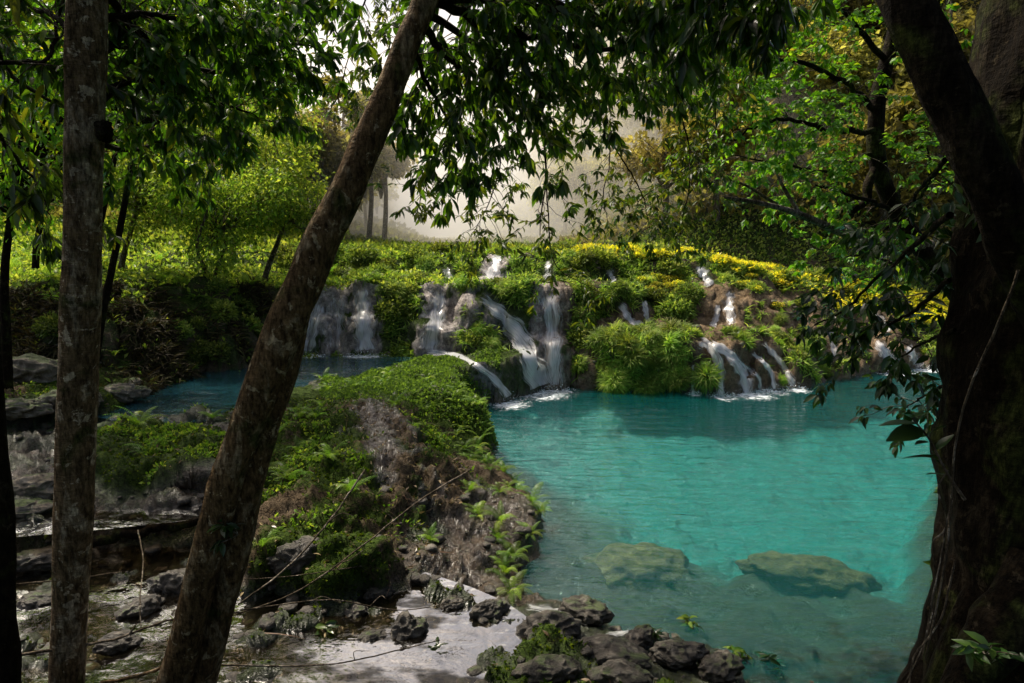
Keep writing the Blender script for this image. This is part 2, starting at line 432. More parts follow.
# terraces: for sight columns, (distance, height) of foot, lip, ledge, lip, shelf, lip, plateau, hills
PROF = {
 -300: [(11.0, .8), (12.0, 2.2), (12.6, 2.5), (13.4, 3.4), (17, 3.7), (21, 4.4), (30, 6), (45, 12), (80, 30), (160, 50)],
 0:   [(12.4, .85), (13.4, 2.2), (13.9, 2.5), (14.7, 3.2), (18, 3.5), (22, 4.2), (30, 5), (45, 9), (75, 24), (160, 45)],
 120: [(13.4, .8), (14.3, 2.3), (14.8, 2.5), (15.6, 3.1), (19, 3.45), (22.5, 4.1), (30, 4.9), (45, 8), (75, 24), (160, 45)],
 200: [(15.2, .7), (15.9, 2.1), (16.3, 2.35), (17.1, 3.0), (20, 3.3), (23, 3.95), (30, 4.7), (45, 7), (75, 22), (160, 45)],
 300: [(18.3, .6), (18.7, 2.0), (18.9, 2.15), (19.3, 2.95), (22.4, 3.05), (23.1, 3.75), (30, 4.3), (50, 5.0), (85, 10), (160, 20)],
 375: [(18.4, .6), (18.8, 2.0), (19.0, 2.15), (19.4, 2.95), (22.4, 3.05), (23.1, 3.75), (30, 4.0), (60, 4.4), (110, 6), (160, 8)],
 425: [(18.2, .8), (18.6, 1.9), (18.8, 2.1), (19.3, 2.95), (22.0, 3.05), (22.8, 3.8), (30, 3.95), (60, 4.3), (110, 5.5), (160, 7)],
 465: [(17.7, -.6), (18.2, 1.3), (18.5, 1.6), (19.2, 2.95), (21.8, 3.05), (22.6, 3.8), (30, 3.95), (60, 4.3), (110, 6), (160, 9)],
 550: [(18.3, -.6), (18.65, 1.3), (18.85, 1.6), (19.3, 2.9), (21.8, 3.0), (22.6, 3.75), (30, 3.9), (60, 5.2), (110, 18), (160, 30)],
 580: [(18.4, -.6), (18.8, 1.0), (19.1, 1.4), (19.7, 2.85), (21.9, 2.95), (22.7, 3.75), (30, 3.9), (56, 6.5), (100, 25), (160, 38)],
 605: [(18.0, -.6), (18.3, 1.35), (19.9, 1.7), (20.5, 2.8), (22.0, 2.95), (22.8, 3.75), (29, 3.9), (50, 9), (90, 34), (160, 50)],
 690: [(17.7, -.6), (18.1, 1.4), (20.1, 1.75), (20.8, 2.75), (22.0, 2.95), (22.8, 3.6), (27, 3.7), (44, 12), (80, 40), (160, 58)],
 750: [(17.8, -.6), (18.4, 1.35), (19.8, 1.75), (20.9, 2.6), (21.8, 2.75), (23.0, 3.2), (27, 3.2), (42, 14), (75, 45), (160, 62)],
 800: [(18.5, -.6), (19.4, .9), (20.4, 1.4), (21.9, 2.2), (22.6, 2.35), (23.5, 2.75), (27, 2.8), (42, 13), (75, 45), (160, 62)],
 870: [(19.8, -.6), (20.5, .7), (21.3, 1.1), (23, 1.7), (23.6, 1.85), (24.6, 2.3), (28, 2.4), (43, 12), (75, 45), (160, 62)],
 950: [(21.2, -.6), (21.8, .6), (22.6, .9), (24.2, 1.25), (25, 1.4), (26, 1.75), (30, 1.9), (44, 11), (75, 44), (160, 60)],
 1300: [(24, -.6), (24.5, .6), (25, .9), (26, 1.2), (27, 1.4), (28, 1.8), (32, 2.2), (46, 11), (75, 44), (160, 60)],
}
PK = np.array(sorted(PROF)); PT = np.array([PROF[k] for k in PK], float)
for k_, o_ in ((0, .45), (1, .30), (2, .12)):
    PT[(PK > 290) & (PK < 820), k_, 0] -= o_

def flat_noise(x, y, s, o=3, seed=0.):
    return fbm(np.stack([x*s, y*s, np.full_like(x, seed)], -1), o)

def height(x, y):
    yy = np.maximum(y, .5)
    p = 512+FPX*x/yy
    p = np.clip(p+np.clip(yy/18, 0, 1)*9*flat_noise(x, y, .9, 2, 4.1), -300, 1300)
    i = np.clip(np.searchsorted(PK, p)-1, 0, len(PK)-2)
    f = (p-PK[i])/(PK[i+1]-PK[i]); f = f*f*(3-2*f)*.6+f*.4
    T = PT[i]*(1-f)[..., None, None]+PT[i+1]*f[..., None, None]
    yj = yy+np.clip((32-yy)/14, 0, 1)*.50*flat_noise(x, y*.6, 1.0, 3, 9.7)
    # near field
    nz = flat_noise(x, y, .9, 3, 1.3)
    big = flat_noise(x, y, .33, 2, 7.7)
    z = 2.4-1.35*ss(.5, 3.6, y)+.14*big+.10*nz
    z = z+.5*np.exp(-((x-3.0)**2+(y-3.3)**2)/1.5)
    z = z+(ss(-6, -10, x)*.5)*ss(6, 9, y)
    stamp = lambda z, poly, tz, w, j=.16: z+(tz-z)*ss(w, -w, sdf(poly, x, y)+j*flat_noise(x, y, 1.7, 3, 2.2))
    z = stamp(z, BANKB, .62+.12*nz, .3)
    z = stamp(z, UPPER, .55, .35)
    z = stamp(z, SHELF, .87+.07*nz, .3)
    z = stamp(z, MOUND, 1.22+.08*nz, .18)
    z = stamp(z, RIM, 1.0+.12*nz+.10*flat_noise(x, y, 2.3, 2, 33.), .16)
    z = stamp(z, STREAM, .40+.06*nz+.15*flat_noise(x, y, 1.5, 3, 31.)+.10*np.abs(flat_noise(x, y, 3.4, 2, 35.)), .28)
    d = sdf(POOL, x, y)+.14*flat_noise(x, y, 1.6, 3, 5.5)
    ky = ss(6.6, 8.6, y); dp = np.maximum(d, 0)
    cap = (.06+.40*dp)*(1-ky)+(.14+.42*dp)*ky+.09*nz
    cap = np.minimum(z, cap+(z-cap)*ss(1.2, 2.8, d))
    z = z+(cap-z)*ss(5.0, 3.6, x)*ss(12.5, 11.5, y)
    ds = sdf(SHAL, x, y)+.55*flat_noise(x, y, .9, 4, 6.5)
    deep = -.22-.80*ss(0, 1, -d/(2.6-1.9*ss(2.2, 4.2, x)))+.12*nz
    shal = -.12-.36*ss(0, 1.8, -d)+.10*nz+.14*big+.16*flat_noise(x, y, 1.6, 3, 6.)
    bed = np.maximum(deep, shal-.24*np.maximum(ds+.5, 0))
    z = z+(bed-z)*ss(.26, -.16, d)
    # terraces and hills
    zp = np.where(yj < T[..., 0, 0], T[..., 0, 1], T[..., -1, 1])
    for k in range(T.shape[-2]-1):
        ya, yb = T[..., k, 0], T[..., k+1, 0]
        m = (yj >= ya) & (yj < yb)
        zp = np.where(m, T[..., k, 1]+(T[..., k+1, 1]-T[..., k, 1])*(yj-ya)/(yb-ya+1e-6), zp)
    ya = T[..., 0, 0]
    zp = zp+ss(0, .6, yj-ya-.5)*ss(30, 24, yy)*(.20*flat_noise(x, y, .8, 3, 21.)+.16*flat_noise(x, y, 2.2, 2, 23.))
    k = ss(-.15, .15, yj-ya)
    z = z*(1-k)+zp*k
    far = np.clip((y-28)/30, 0, 1)
    return z+far*3*flat_noise(x, y, .06, 3, 3.1)*ss(.02, .14, np.abs(x/yy+.09))

def grid():
    us = np.concatenate([np.linspace(-1.5, -.82, 50)[:-1], np.linspace(-.82, .86, 980), np.linspace(.86, 1.5, 50)[1:]])
    yd = np.concatenate([np.linspace(-2.4, 3, 40)[:-1], np.exp(np.linspace(math.log(3), math.log(14), 500))[:-1], np.linspace(14, 26, 420)[:-1], np.exp(np.linspace(math.log(26), math.log(170), 160))])
    uc = us[::6]
    X = uc[:, None]*(yd[None]+3); Y = np.broadcast_to(yd[None], X.shape)
    Z = height(X, Y)
    dist = np.sqrt(X**2+Y**2+(Z-CAMZ)**2)+1.0
    ds = np.sqrt(np.diff(X)**2+np.diff(Y)**2+(1.3*np.diff(Z))**2)/(.5*(dist[:, 1:]+dist[:, :-1]))
    k = np.exp(-.5*(np.arange(-14, 15)/5.)**2); k /= k.sum()
    pad = np.pad(ds, ((14, 14), (0, 0)), 'edge')
    ds = sum(k[j]*pad[j:j+len(uc)] for j in range(29))
    s = np.concatenate([np.zeros((len(uc), 1)), np.cumsum(ds, 1)], 1)
    NR = 760
    yc = np.stack([np.interp(np.linspace(0, s[c, -1], NR), s[c], yd) for c in range(len(uc))])
    j = np.clip(np.searchsorted(uc, us, 'right')-1, 0, len(uc)-2)
    f = ((us-uc[j])/(uc[j+1]-uc[j]))[:, None]
    yr = yc[j]*(1-f)+yc[j+1]*f
    Xr = us[:, None]*(yr+3)
    return Xr, yr, height(Xr, yr)

GX, GY, GZ = grid()
G = np.stack([GX, GY, GZ], -1)

def gnormals(G):
    a = np.gradient(G, axis=0); b = np.gradient(G, axis=1)
    return norm(np.cross(a, b))
Nn = gnormals(G)
under = ss(.05, -.25, GZ)*(GY < 24)
casc = ss(11.5, 13, GY)*ss(29, 26, GY)
nearm = ss(30, 22, GY)
d1 = fbm(G*np.array([1.3, 1.3, 1.1]), 4)
d2 = 1-np.abs(perlin(G*np.array([2.6, 2.6, .9])+31))*2
d3 = fbm(G*6.5, 3)
steep = ss(.85, .35, Nn[..., 2])
d4 = fbm(G*19, 2)*ss(13, 9, GY)
d5 = np.minimum(0, perlin(G*3.7+3)+.12)*ss(13, 10, GY)
disp = nearm*(.10*d1*(1-.3*under)+steep*casc*.15*d2+.040*d3*(1-.5*under)+(.016*d4+.16*d5)*(1-.7*under))
ledge = perlin(G*np.array([1.6, 1.6, 9.]))
disp += nearm*steep*(1-under)*.085*ledge*ss(15, 12, GY)+casc*steep*.05*ledge
# bumpy ground on the bank
disp += nearm*(1-under)*ss(13, 10.5, GY)*(.11*(1-np.abs(perlin(G*2.1+5))*2.2)+.07*(1-np.abs(perlin(G*4.3+9))*2.2))*ss(.5, .8, GZ)
G = G+Nn*disp[..., None]
Nn = gnormals(G)
nzv = Nn[..., 2]
fl = lambda a: np.ascontiguousarray(a).reshape(-1)
prj = lambda P: (512+FPX*P[..., 0]/(P[..., 1]*cT-(P[..., 2]-CAMZ)*sT), 341.5-FPX*((P[..., 1]*sT+(P[..., 2]-CAMZ)*cT))/(P[..., 1]*cT-(P[..., 2]-CAMZ)*sT))
PXg, PYg = prj(G)
lown = flat_noise(G[..., 0], G[..., 1], .8, 3, 12.)
moss = .45+.55*lown+.2*nzv
moss = np.where(GY > 11.5, moss+.12*casc*(PXg < 720)-.2*casc*(PXg > 560), moss)
moss -= .5*ss(420, 470, PXg)*(GY < 11)*(GZ > .2)*ss(440, 470, PYg)*(GY > 6.3)
moss += .35*(GY < 6)*(GZ > .1)
moss -= .9*under
wet = np.maximum(ss(.75, .5, G[..., 2])*(GY < 9), 0)*.85
wet = np.maximum(wet, ss(.15, -.15, sdf(WETP, G[..., 0], G[..., 1])+.45*flat_noise(G[..., 0], G[..., 1], 2.1, 3, 8.8))*.9)
wet = np.maximum(wet, ss(.3, -.1, sdf(SHELF, G[..., 0], G[..., 1]))*.7)
wet = np.maximum(wet, ss(.25, 0, G[..., 2])*.9*(GY < 26))
wet = np.maximum(wet, casc*steep*.35)
mnd = ss(.25, 0, sdf(MOUND, G[..., 0], G[..., 1]))
wet *= 1-.9*mnd; moss += .7*mnd+.45*ss(.25, 0, sdf(RIM, G[..., 0], G[..., 1]))
grey = casc*ss(300, 320, PXg)*ss(560, 480, PXg)*.75
litter = (GY < 12)*(1-under)*ss(.6, .9, G[..., 2])*(.5+.8*np.clip(lown+.3, 0, 1))
PATH = px_poly([(338, 384), (378, 386), (400, 410), (430, 435), (470, 455), (480, 478), (430, 490), (388, 470), (352, 440), (345, 410)], 1.1)
pth = ss(.3, -.2, sdf(PATH, G[..., 0], G[..., 1])+.5*flat_noise(G[..., 0], G[..., 1], 1.6, 3, 61.))
litter *= 1-.6*pth; moss -= .12*pth;  wet = np.maximum(wet, pth*(.05+.95*ss(.08, .28, flat_noise(G[..., 0], G[..., 1], 2.3, 3, 91.))))
bedz = np.where(GY < 26, np.minimum(G[..., 2], .5), .5)
bedz = np.where((sdf(POOL, G[..., 0], G[..., 1]) < .6) | (GY > 17), bedz, .5)
bedz = np.where(bedz < .3, bedz-ss(10.5, 14, GY)*1.1*ss(.1, -.15, bedz), bedz)
wood = ss(27, 31, GY)
def pxzone(poly, y0, y1):
    """ground seen inside an outline of the photo between two distances"""
    q = np.array(poly, float)
    return (sdf(q, PXg, PYg) < 0)*(GY > y0)*(GY < y1)*(G[..., 2] > -.02)

ROCKZ = [pxzone(q, *yy) for q, yy in (
    ([(296, 290), (345, 278), (384, 286), (384, 352), (296, 354)], (17, 21)), ([(424, 284), (474, 284), (476, 335), (446, 354), (416, 352)], (17, 21)),
    ([(524, 283), (570, 283), (574, 386), (538, 386)], (17, 21)), ([(564, 335), (600, 340), (596, 390), (564, 390)], (16.5, 21)),
    ([(700, 336), (760, 344), (800, 390), (706, 396)], (16.5, 21)), ([(752, 282), (860, 298), (935, 370), (830, 384), (800, 352), (742, 322)], (17, 26)),
    ([(565, 318), (775, 314), (775, 333), (690, 337), (600, 337)], (16.8, 21.5)), ([(700, 283), (750, 283), (750, 332), (696, 332)], (17, 24)),
    ([(484, 250), (512, 250), (506, 284), (478, 284)], (19, 24)))]
rkn = flat_noise(G[..., 0]*1.2, G[..., 2]*2., 1.4, 3, 81.)
rockm = np.clip(sum(a.astype(float) for a in ROCKZ), 0, 1)
for _ in range(3):
    rockm[1:-1] = .25*rockm[:-2]+.5*rockm[1:-1]+.25*rockm[2:]; rockm[:, 1:-1] = .25*rockm[:, :-2]+.5*rockm[:, 1:-1]+.25*rockm[:, 2:]
rockm = rockm*ss(-.45, -.2, rkn)
moss = moss-1.0*rockm*ss(-.3, .1, rkn+.2)
pale = rockm
grey = np.maximum(grey*(1-.0*rockm), rockm*ss(600, 520, PXg)*.85)
nc, nr = GX.shape
ii = (np.arange(nc-1)[:, None]*nr+np.arange(nr-1)[None])
FQ = np.stack([ii, ii+nr, ii+nr+1, ii+1], -1).reshape(-1, 4)
ground = struct(mk('ground', G.reshape(-1, 3), FQ, M['terrain'], attrs=dict(moss=fl(moss), wet=fl(wet), grey=fl(grey), litter=fl(litter), bedz=fl(bedz), wood=fl(wood), pale=fl(pale))))
BVH = BVHTree.FromPolygons(G.reshape(-1, 3)[:, :].tolist(), FQ.tolist())

def hit(px, py):
    u, v = (px-512)/FPX, (341.5-py)/FPX
    d = Vector((u, cT+v*sT, -sT+v*cT)).normalized()
    p, n, _, _ = BVH.ray_cast(Vector((0, 0, CAMZ)), d)
    return (np.array(p), np.array(n)) if p is not None else (None, None)
def drop(x, y):
    p, n, _, _ = BVH.ray_cast(Vector((x, y, 80)), Vector((0, 0, -1)))
    return (np.array(p), np.array(n)) if p is not None else (np.array([x, y, 0.]), np.array([0, 0, 1.]))

# cell areas for scattering
e1 = G[1:, :-1]-G[:-1, :-1]; e2 = G[:-1, 1:]-G[:-1, :-1]
AREA = np.linalg.norm(np.cross(e1, e2), axis=-1)
def scatter(mask, n, rs):
    """points and normals on the ground, spread by area over a mask"""
    w = (AREA*mask[:-1, :-1]).ravel()
    if w.sum() <= 0: return np.zeros((0, 3)), np.zeros((0, 3))
    idx = rs.choice(len(w), n, p=w/w.sum())
    c, r = np.unravel_index(idx, AREA.shape)
    a, b = rs.rand(n, 1), rs.rand(n, 1)
    P = G[c, r]+a*e1[c, r]+b*e2[c, r]
    return P, Nn[c, r]

# ------------------------------------------------------------------ water
def sheet(name, poly, z, mat, grow=.0):
    poly = np.asarray(poly); c = poly.mean(0)
    e = np.roll(poly, -1, 0)-np.roll(poly, 1, 0)
    nrm = norm(np.stack([e[:, 1], -e[:, 0]], 1))
    area = .5*np.sum(poly[:, 0]*np.roll(poly[:, 1], -1)-np.roll(poly[:, 0], -1)*poly[:, 1])
    poly = poly+nrm*grow*np.sign(area)
    V = np.concatenate([poly, np.full((len(poly), 1), z)], 1)
    if area < 0: V = V[::-1]
    return struct(mk(name, V, [np.arange(len(V))[None]], mat))
sheet('pool_water', POOL, 0., M['pool'], .7)
sheet('upper_pool_water', UPPER, 1.0, M['upper'], .45)
sheet('shelf_water', SHELF, .88, M['stream'], -.16)
sheet('stream_water', STREAM, .5, M['stream'], .16)

FALLPTS = []
def waterfall(path, w0, w1, label, thick=.55, foam=0., n=44, m=14, off=.035, group='white cascades running down the travertine terraces', sub=None):
    root = thing('waterfall', label, 'waterfall')
    w0, w1, thick = w0*1.4, w1*1.4, thick+.31
    P2 = spline([(a, b) for a, b in path], n)
    T = norm(np.gradient(P2, axis=0)); S = np.stack([-T[:, 1], T[:, 0]], 1)
    ww = np.linspace(w0, w1, n)*(1+.18*np.sin(np.arange(n)*.7+path[0][0]))
    V = np.full((n, m, 3), np.nan)
    for a in range(n):
        for b in range(m):
            q = P2[a]+S[a]*ww[a]*(b/(m-1)-.5)
            p, nn = hit(q[0], q[1])
            if p is not None:
                V[a, b] = p+np.where(nn[2] < -.2, 0, 1)*nn*off
    # drop outliers in depth, then smooth along the flow
    med = np.nanmedian(V[..., 1], axis=1, keepdims=True)
    bad = np.isnan(V[..., 1]) | (np.abs(V[..., 1]-med) > .55)
    for a in range(n):
        good = np.where(~bad[a])[0]
        if len(good) == 0: continue
        for b in np.where(bad[a])[0]:
            V[a, b] = V[a, good[np.argmin(np.abs(good-b))]]
    V = V[~np.isnan(V[..., 0]).any(axis=1)]
    n = len(V)
    for _ in range(2):
        V[1:-1] = .25*V[:-2]+.5*V[1:-1]+.25*V[2:]
    keep = V[:, :, 2].mean(1) > -.05
    V = V[keep]; n = len(V)
    V[..., 1] -= .03
    V[1:-1] += (fbm(V[1:-1]*np.array([5, 5, 1.2]), 2)*.022)[..., None]*np.array([0, -1, .2])
    FALLPTS.append(V.reshape(-1, 3))
    s = np.concatenate([[0], np.cumsum(np.linalg.norm(np.diff(V.mean(1), axis=0), axis=1))])
    u = np.broadcast_to(np.linspace(0, 1, m)[None]*np.linspace(w0, w1, n)[:, None]/32., (n, m))
    v = np.broadcast_to(s[:, None], (n, m))
    e = np.broadcast_to((np.abs(np.linspace(-1, 1, m))**1.6)[None], (n, m))*(1.15+.5*fbm(np.stack([s, s*0+path[0][0], s*0], 1)*3, 2))[:, None]
    endf = np.maximum(ss(7, 0, np.arange(n))*.9, ss(n-4, n, np.arange(n))*.4)[:, None]
    i = (np.arange(n-1)[:, None]*m+np.arange(m-1)[None])
    F = np.stack([i, i+m, i+m+1, i+1], -1).reshape(-1, 4)
    mk('water_veil', V.reshape(-1, 3), F, M['falls'], root, dict(u=fl(u), v=fl(v), edge=fl(np.maximum(e, endf)), thick=np.full(n*m, thick), seed=np.full(n*m, path[0][0]*.37)))
    if foam > 0:
        c = V[-1].mean(0); lz = 0.006 if c[2] < .5 else 1.006
        a = np.linspace(0, 2*math.pi, 25)[:-1]
        wid = np.linalg.norm(V[-1, 0]-V[-1, -1])*.6+foam*1.5
        Vf = [[c[0], c[1]-.1, lz]]; ed = [0.]
        for rr in (.35, .7, 1.):
            for k, q in enumerate(a):
                Vf.append([c[0]+math.cos(q)*wid*rr, c[1]-.9*foam+math.sin(q)*foam*2.6*rr, lz]); ed.append(rr**1.5)
        F3 = np.array([(0, 1+k, 1+(k+1) % 24) for k in range(24)])
        F4 = np.array([(1+o*24+k, 25+o*24+k, 25+o*24+(k+1) % 24, 1+o*24+(k+1) % 24) for o in (0, 1) for k in range(24)])
        k = 170
        an, rr = RS.rand(k)*6.28, RS.rand(k)**.6
        Q = np.stack([c[0]+np.cos(an)*rr*wid*.75, c[1]-.12+np.sin(an)*rr*foam*.8, lz+.02+(1-rr)*RS.rand(k)**2*(.12+foam*.55)], 1)
        Vs, Fs = inst(LEAF_SML[0]*np.array([1.8, 1, 1]), LEAF_SML[1], Q, frames(norm(RS.normal(size=(k, 3)))), RS.uniform(.012, .04, k))
        nf = len(Vf)
        mk('foam', np.concatenate([Vf, Vs]), [F3, np.concatenate([F4, Fs[0]+nf]) if Fs[0].shape[1] == 4 else F4]+([Fs[0]+nf] if Fs[0].shape[1] == 3 else []), M['foam'], root, dict(edge=np.concatenate([ed, np.full(len(Vs), -.6)])))
    return root

waterfall([(362, 286), (362, 315), (366, 350)], 14, 22, 'narrow white fall dropping straight into the upper blue pool', .6, .25)
waterfall([(322, 300), (314, 325), (306, 352)], 24, 30, 'thin veiled fall over grey rock beside the leaning trunk', .32, .2)
waterfall([(340, 292), (338, 320), (335, 350)], 26, 34, 'faint trickle wetting the grey rock between the two upper pool falls', .15)
waterfall([(441, 288), (436, 320), (428, 350)], 12, 26, 'broken fall stepping down beside the ribbed grey rock', .52, .0)
waterfall([(418, 352), (455, 356), (486, 372), (508, 396)], 7, 9, 'low slanting spill over the mossy rim into the pool', .62, .4)
waterfall([(478, 294), (505, 318), (525, 348), (540, 386)], 8, 34, 'widest white fall fanning out to the turquoise pool', .66, .45)
waterfall([(545, 288), (552, 320), (553, 355), (556, 385)], 22, 18, 'tall pale fall over bare rock next to the widest fall', .45, .3)
waterfall([(498, 254), (495, 268), (488, 280)], 10, 18, 'small bright fall on the topmost tier above the widest fall', .6)
waterfall([(547, 260), (548, 272), (546, 283)], 7, 9, 'slim fall on the topmost tier above the tall pale fall', .5)
waterfall([(446, 268), (450, 280)], 8, 10, 'tiny topmost trickle between shrubs left of the topmost tier', .4)
waterfall([(608, 268), (614, 282)], 7, 8, 'tiny fall under the start of the yellow flowers', .45)
waterfall([(697, 266), (703, 275), (710, 286)], 9, 12, 'small fall slipping out from below the yellow flowers', .55)
waterfall([(619, 302), (630, 320), (642, 328)], 6, 12, 'slanting fall ending on the flat ledge above the grass hummock', .6)
waterfall([(643, 300), (646, 312), (648, 325)], 6, 7, 'short straight fall on the ledge above the grass hummock', .5)
waterfall([(717, 304), (716, 316), (712, 327)], 7, 10, 'short white fall on the middle tier over the ledge', .55)
waterfall([(731, 290), (728, 305), (732, 325)], 11, 14, 'veiled fall on the middle tier with rock showing through', .4)
waterfall([(696, 340), (712, 350), (720, 370), (720, 395)], 10, 9, 'first fall off the end of the grass hummock', .6, .3)
waterfall([(706, 342), (728, 354), (742, 372), (748, 396)], 10, 14, 'brightest arching fall off the brown ledge beside the hummock', .7, .35)
waterfall([(692, 362), (693, 380), (693, 394)], 4, 5, 'thread of water under the edge of the grass hummock', .45, .15)
waterfall([(732, 358), (756, 376), (760, 392)], 7, 8, 'thin curtain drip beside the brightest arching fall', .42, .15)
waterfall([(748, 350), (768, 368), (774, 389)], 5, 7, 'left strand of the paired falls on the grassy slope', .58, .25)
waterfall([(760, 340), (780, 362), (793, 385)], 5, 9, 'right strand of the paired falls on the grassy slope', .62, .25)
waterfall([(830, 326), (833, 345), (835, 360)], 9, 11, 'veiled fall down the bare pinkish slope behind leaves', .4)
waterfall([(874, 340), (884, 354), (892, 368)], 10, 16, 'bright far fall half hidden by dark oval leaves', .62, .3)
waterfall([(905, 345), (914, 358), (920, 368)], 9, 12, 'last far fall next to the big dark trunk', .55, .3)
waterfall([(868, 312), (880, 322), (890, 332)], 14, 16, 'upper spill on the pinkish slope behind leaves', .4)
waterfall([(520, 606), (560, 614), (588, 622)], 10, 14, 'low trickle from the stream over the rim rocks', .25)
waterfall([(600, 640), (628, 632), (650, 628)], 10, 12, 'short rapid between the wet rim rocks', .3)

FALLPTS_A = np.concatenate(FALLPTS)
from mathutils.kdtree import KDTree
kd = KDTree(len(FALLPTS_A))
for k, p in enumerate(FALLPTS_A): kd.insert(Vector(p), k)
kd.balance()
def off_water(P, d):
    return np.array([kd.find(Vector(p))[2] > d for p in P], bool) if len(P) else np.zeros(0, bool)

# ------------------------------------------------------------------ rocks
def icosphere(sub):
    import bmesh
    bm = bmesh.new(); bmesh.ops.create_icosphere(bm, subdivisions=sub, radius=1)
    V = np.array([v.co[:] for v in bm.verts]); F = np.array([[v.index for v in f.verts] for f in bm.faces]); bm.free()
    return V, F
IV, IF = icosphere(5)
def rock_mesh(seed, size, flat=.6, rough=.35, pits=.5):
    P = IV*np.array([1, .85, flat])
    q = P*1.1+seed*7.7
    d = rough*fbm(q, 3)+.16*(1-np.abs(perlin(q*2.3))*2)
    d += pits*.10*fbm(q*5, 3)-pits*.10*np.maximum(0, perlin(q*4.1+9))
    return (P*(1+d[:, None]))*np.asarray(size)
def rock(px, py, z, size, label, mat='wetrock', seed=1, flat=.6, rot=0., sink=.3, group=None, name='rock', y=None):
    if z is None:
        p, _ = hit(px, py)
    else: p = W(px, py, z)
    V = rock_mesh(seed, size, flat)
    c, s = math.cos(rot), math.sin(rot)
    V = V@np.array([[c, s, 0], [-s, c, 0], [0, 0, 1]])
    p = p+np.array([0, 0, (0.5-sink)*2*V[:, 2].max()*.5])
    o = mk(name, V, IF, M[mat], loc=p)
    return tag(o, label, 'rock', group)

rock(632, 576, -.46, (.74, .52, .44), 'broad tan boulder lying just under the clear water near the bank', 'subrock', 3, .55, .3, .1, name='sunken_rock')
rock(806, 580, -.56, (.74, .36, .38), 'long sunken ledge with a pale top edge and dark shadowed face', 'subrock', 5, .55, -.2, .1, name='sunken_rock')
FG = [
 (548, 632, .5, (.26, .18, .20), 'dark jagged wet rock by the mouth of the stream', 1, .7, .2),
 (490, 612, .5, (.17, .13, .13), 'small dark knobbly rock with a fern growing above it', 12, .7, .5),
 (455, 604, .5, (.12, .09, .09), 'small dark rock standing on the bright water film', 13, .7, .5),
 (585, 612, .32, (.24, .17, .17), 'mossy brown rock where the stream spills over the rim', 14, .7, -.3),
 (640, 640, .45, (.16, .12, .12), 'pale topped rock amid the low rapid', 15, .75, .9),
 (607, 655, .55, (.34, .16, .17), 'long dark rock lying across the low bank', 16, .6, -.25),
 (680, 655, .5, (.24, .15, .15), 'wet rock half covered by round leaves at the bank edge', 17, .7, .1),
 (720, 668, .45, (.22, .15, .14), 'dark rock at the end of the low bank by open water', 18, .7, .6),
 (548, 672, .68, (.24, .16, .14), 'grey pitted rock lowest on the near bank', 19, .6, .3),
 (620, 676, .68, (.22, .14, .13), 'grey cracked rock next to the pitted rock', 20, .6, .1),
 (380, 592, .5, (.15, .12, .10), 'round brown stone washed by the thin stream', 21, .7, .5),
 (352, 612, .48, (.20, .13, .12), 'smooth red brown stone amid white reflections', 22, .6, -.4),
 (408, 632, .48, (.16, .14, .16), 'mossy upright stone splitting the stream', 23, .9, .2),
 (372, 640, .46, (.15, .10, .09), 'wet brown stone behind the mossy upright stone', 24, .7, .4),
 (175, 585, .5, (.22, .17, .17), 'pale streaked rock against the leaning trunk', 25, .8, .2),
 (140, 612, .48, (.20, .15, .16), 'dark rock propped beside the pale streaked rock', 26, .7, .7),
 (118, 646, .5, (.16, .13, .12), 'black wet stone under the fallen stick', 27, .7, .3),
 (40, 560, .6, (.30, .20, .17), 'dark rock by the slim pale trunk at the stream edge', 28, .6, .3),
 (40, 600, .5, (.18, .14, .12), 'flat dark stone beside the slim pale trunk', 29, .5, .3),
 (300, 560, .8, (.26, .20, .2), 'moss capped boulder at the foot of the bank', 30, .8, .4),
 (340, 585, .6, (.20, .15, .16), 'mossy rock undercut by the stream', 31, .8, .1),
]
for px, py, z, sz, lab, sd_, flat, rot in FG:
    rock(px, py, z, sz, lab, 'wetrock', sd_, flat, rot, .4)
LR = [
 (30, 375, None, (.75, .5, .42), 'pale wet boulder at the foot of the dark overhanging bank', 41, .7, .2),
 (70, 402, None, (.5, .4, .3), 'round stained boulder beside the slim pale trunk in the upper stream', 42, .7, .4),
 (12, 410, None, (.5, .4, .28), 'whitish boulder lowest of those at the upper stream', 43, .6, .1),
 (120, 395, None, (.45, .3, .25), 'small brown boulder on the shore of the blue pool', 44, .7, .1),
 (35, 490, None, (.34, .24, .2), 'glossy lilac grey rock with water running over it', 45, .7, .3),
 (20, 510, None, (.3, .2, .15), 'low wet rock under the glossy lilac grey rock', 46, .6, .5),
]
for px, py, z, sz, lab, sd_, flat, rot in LR:
    rock(px, py, z, sz, lab, 'rock', sd_, flat, rot, .35)

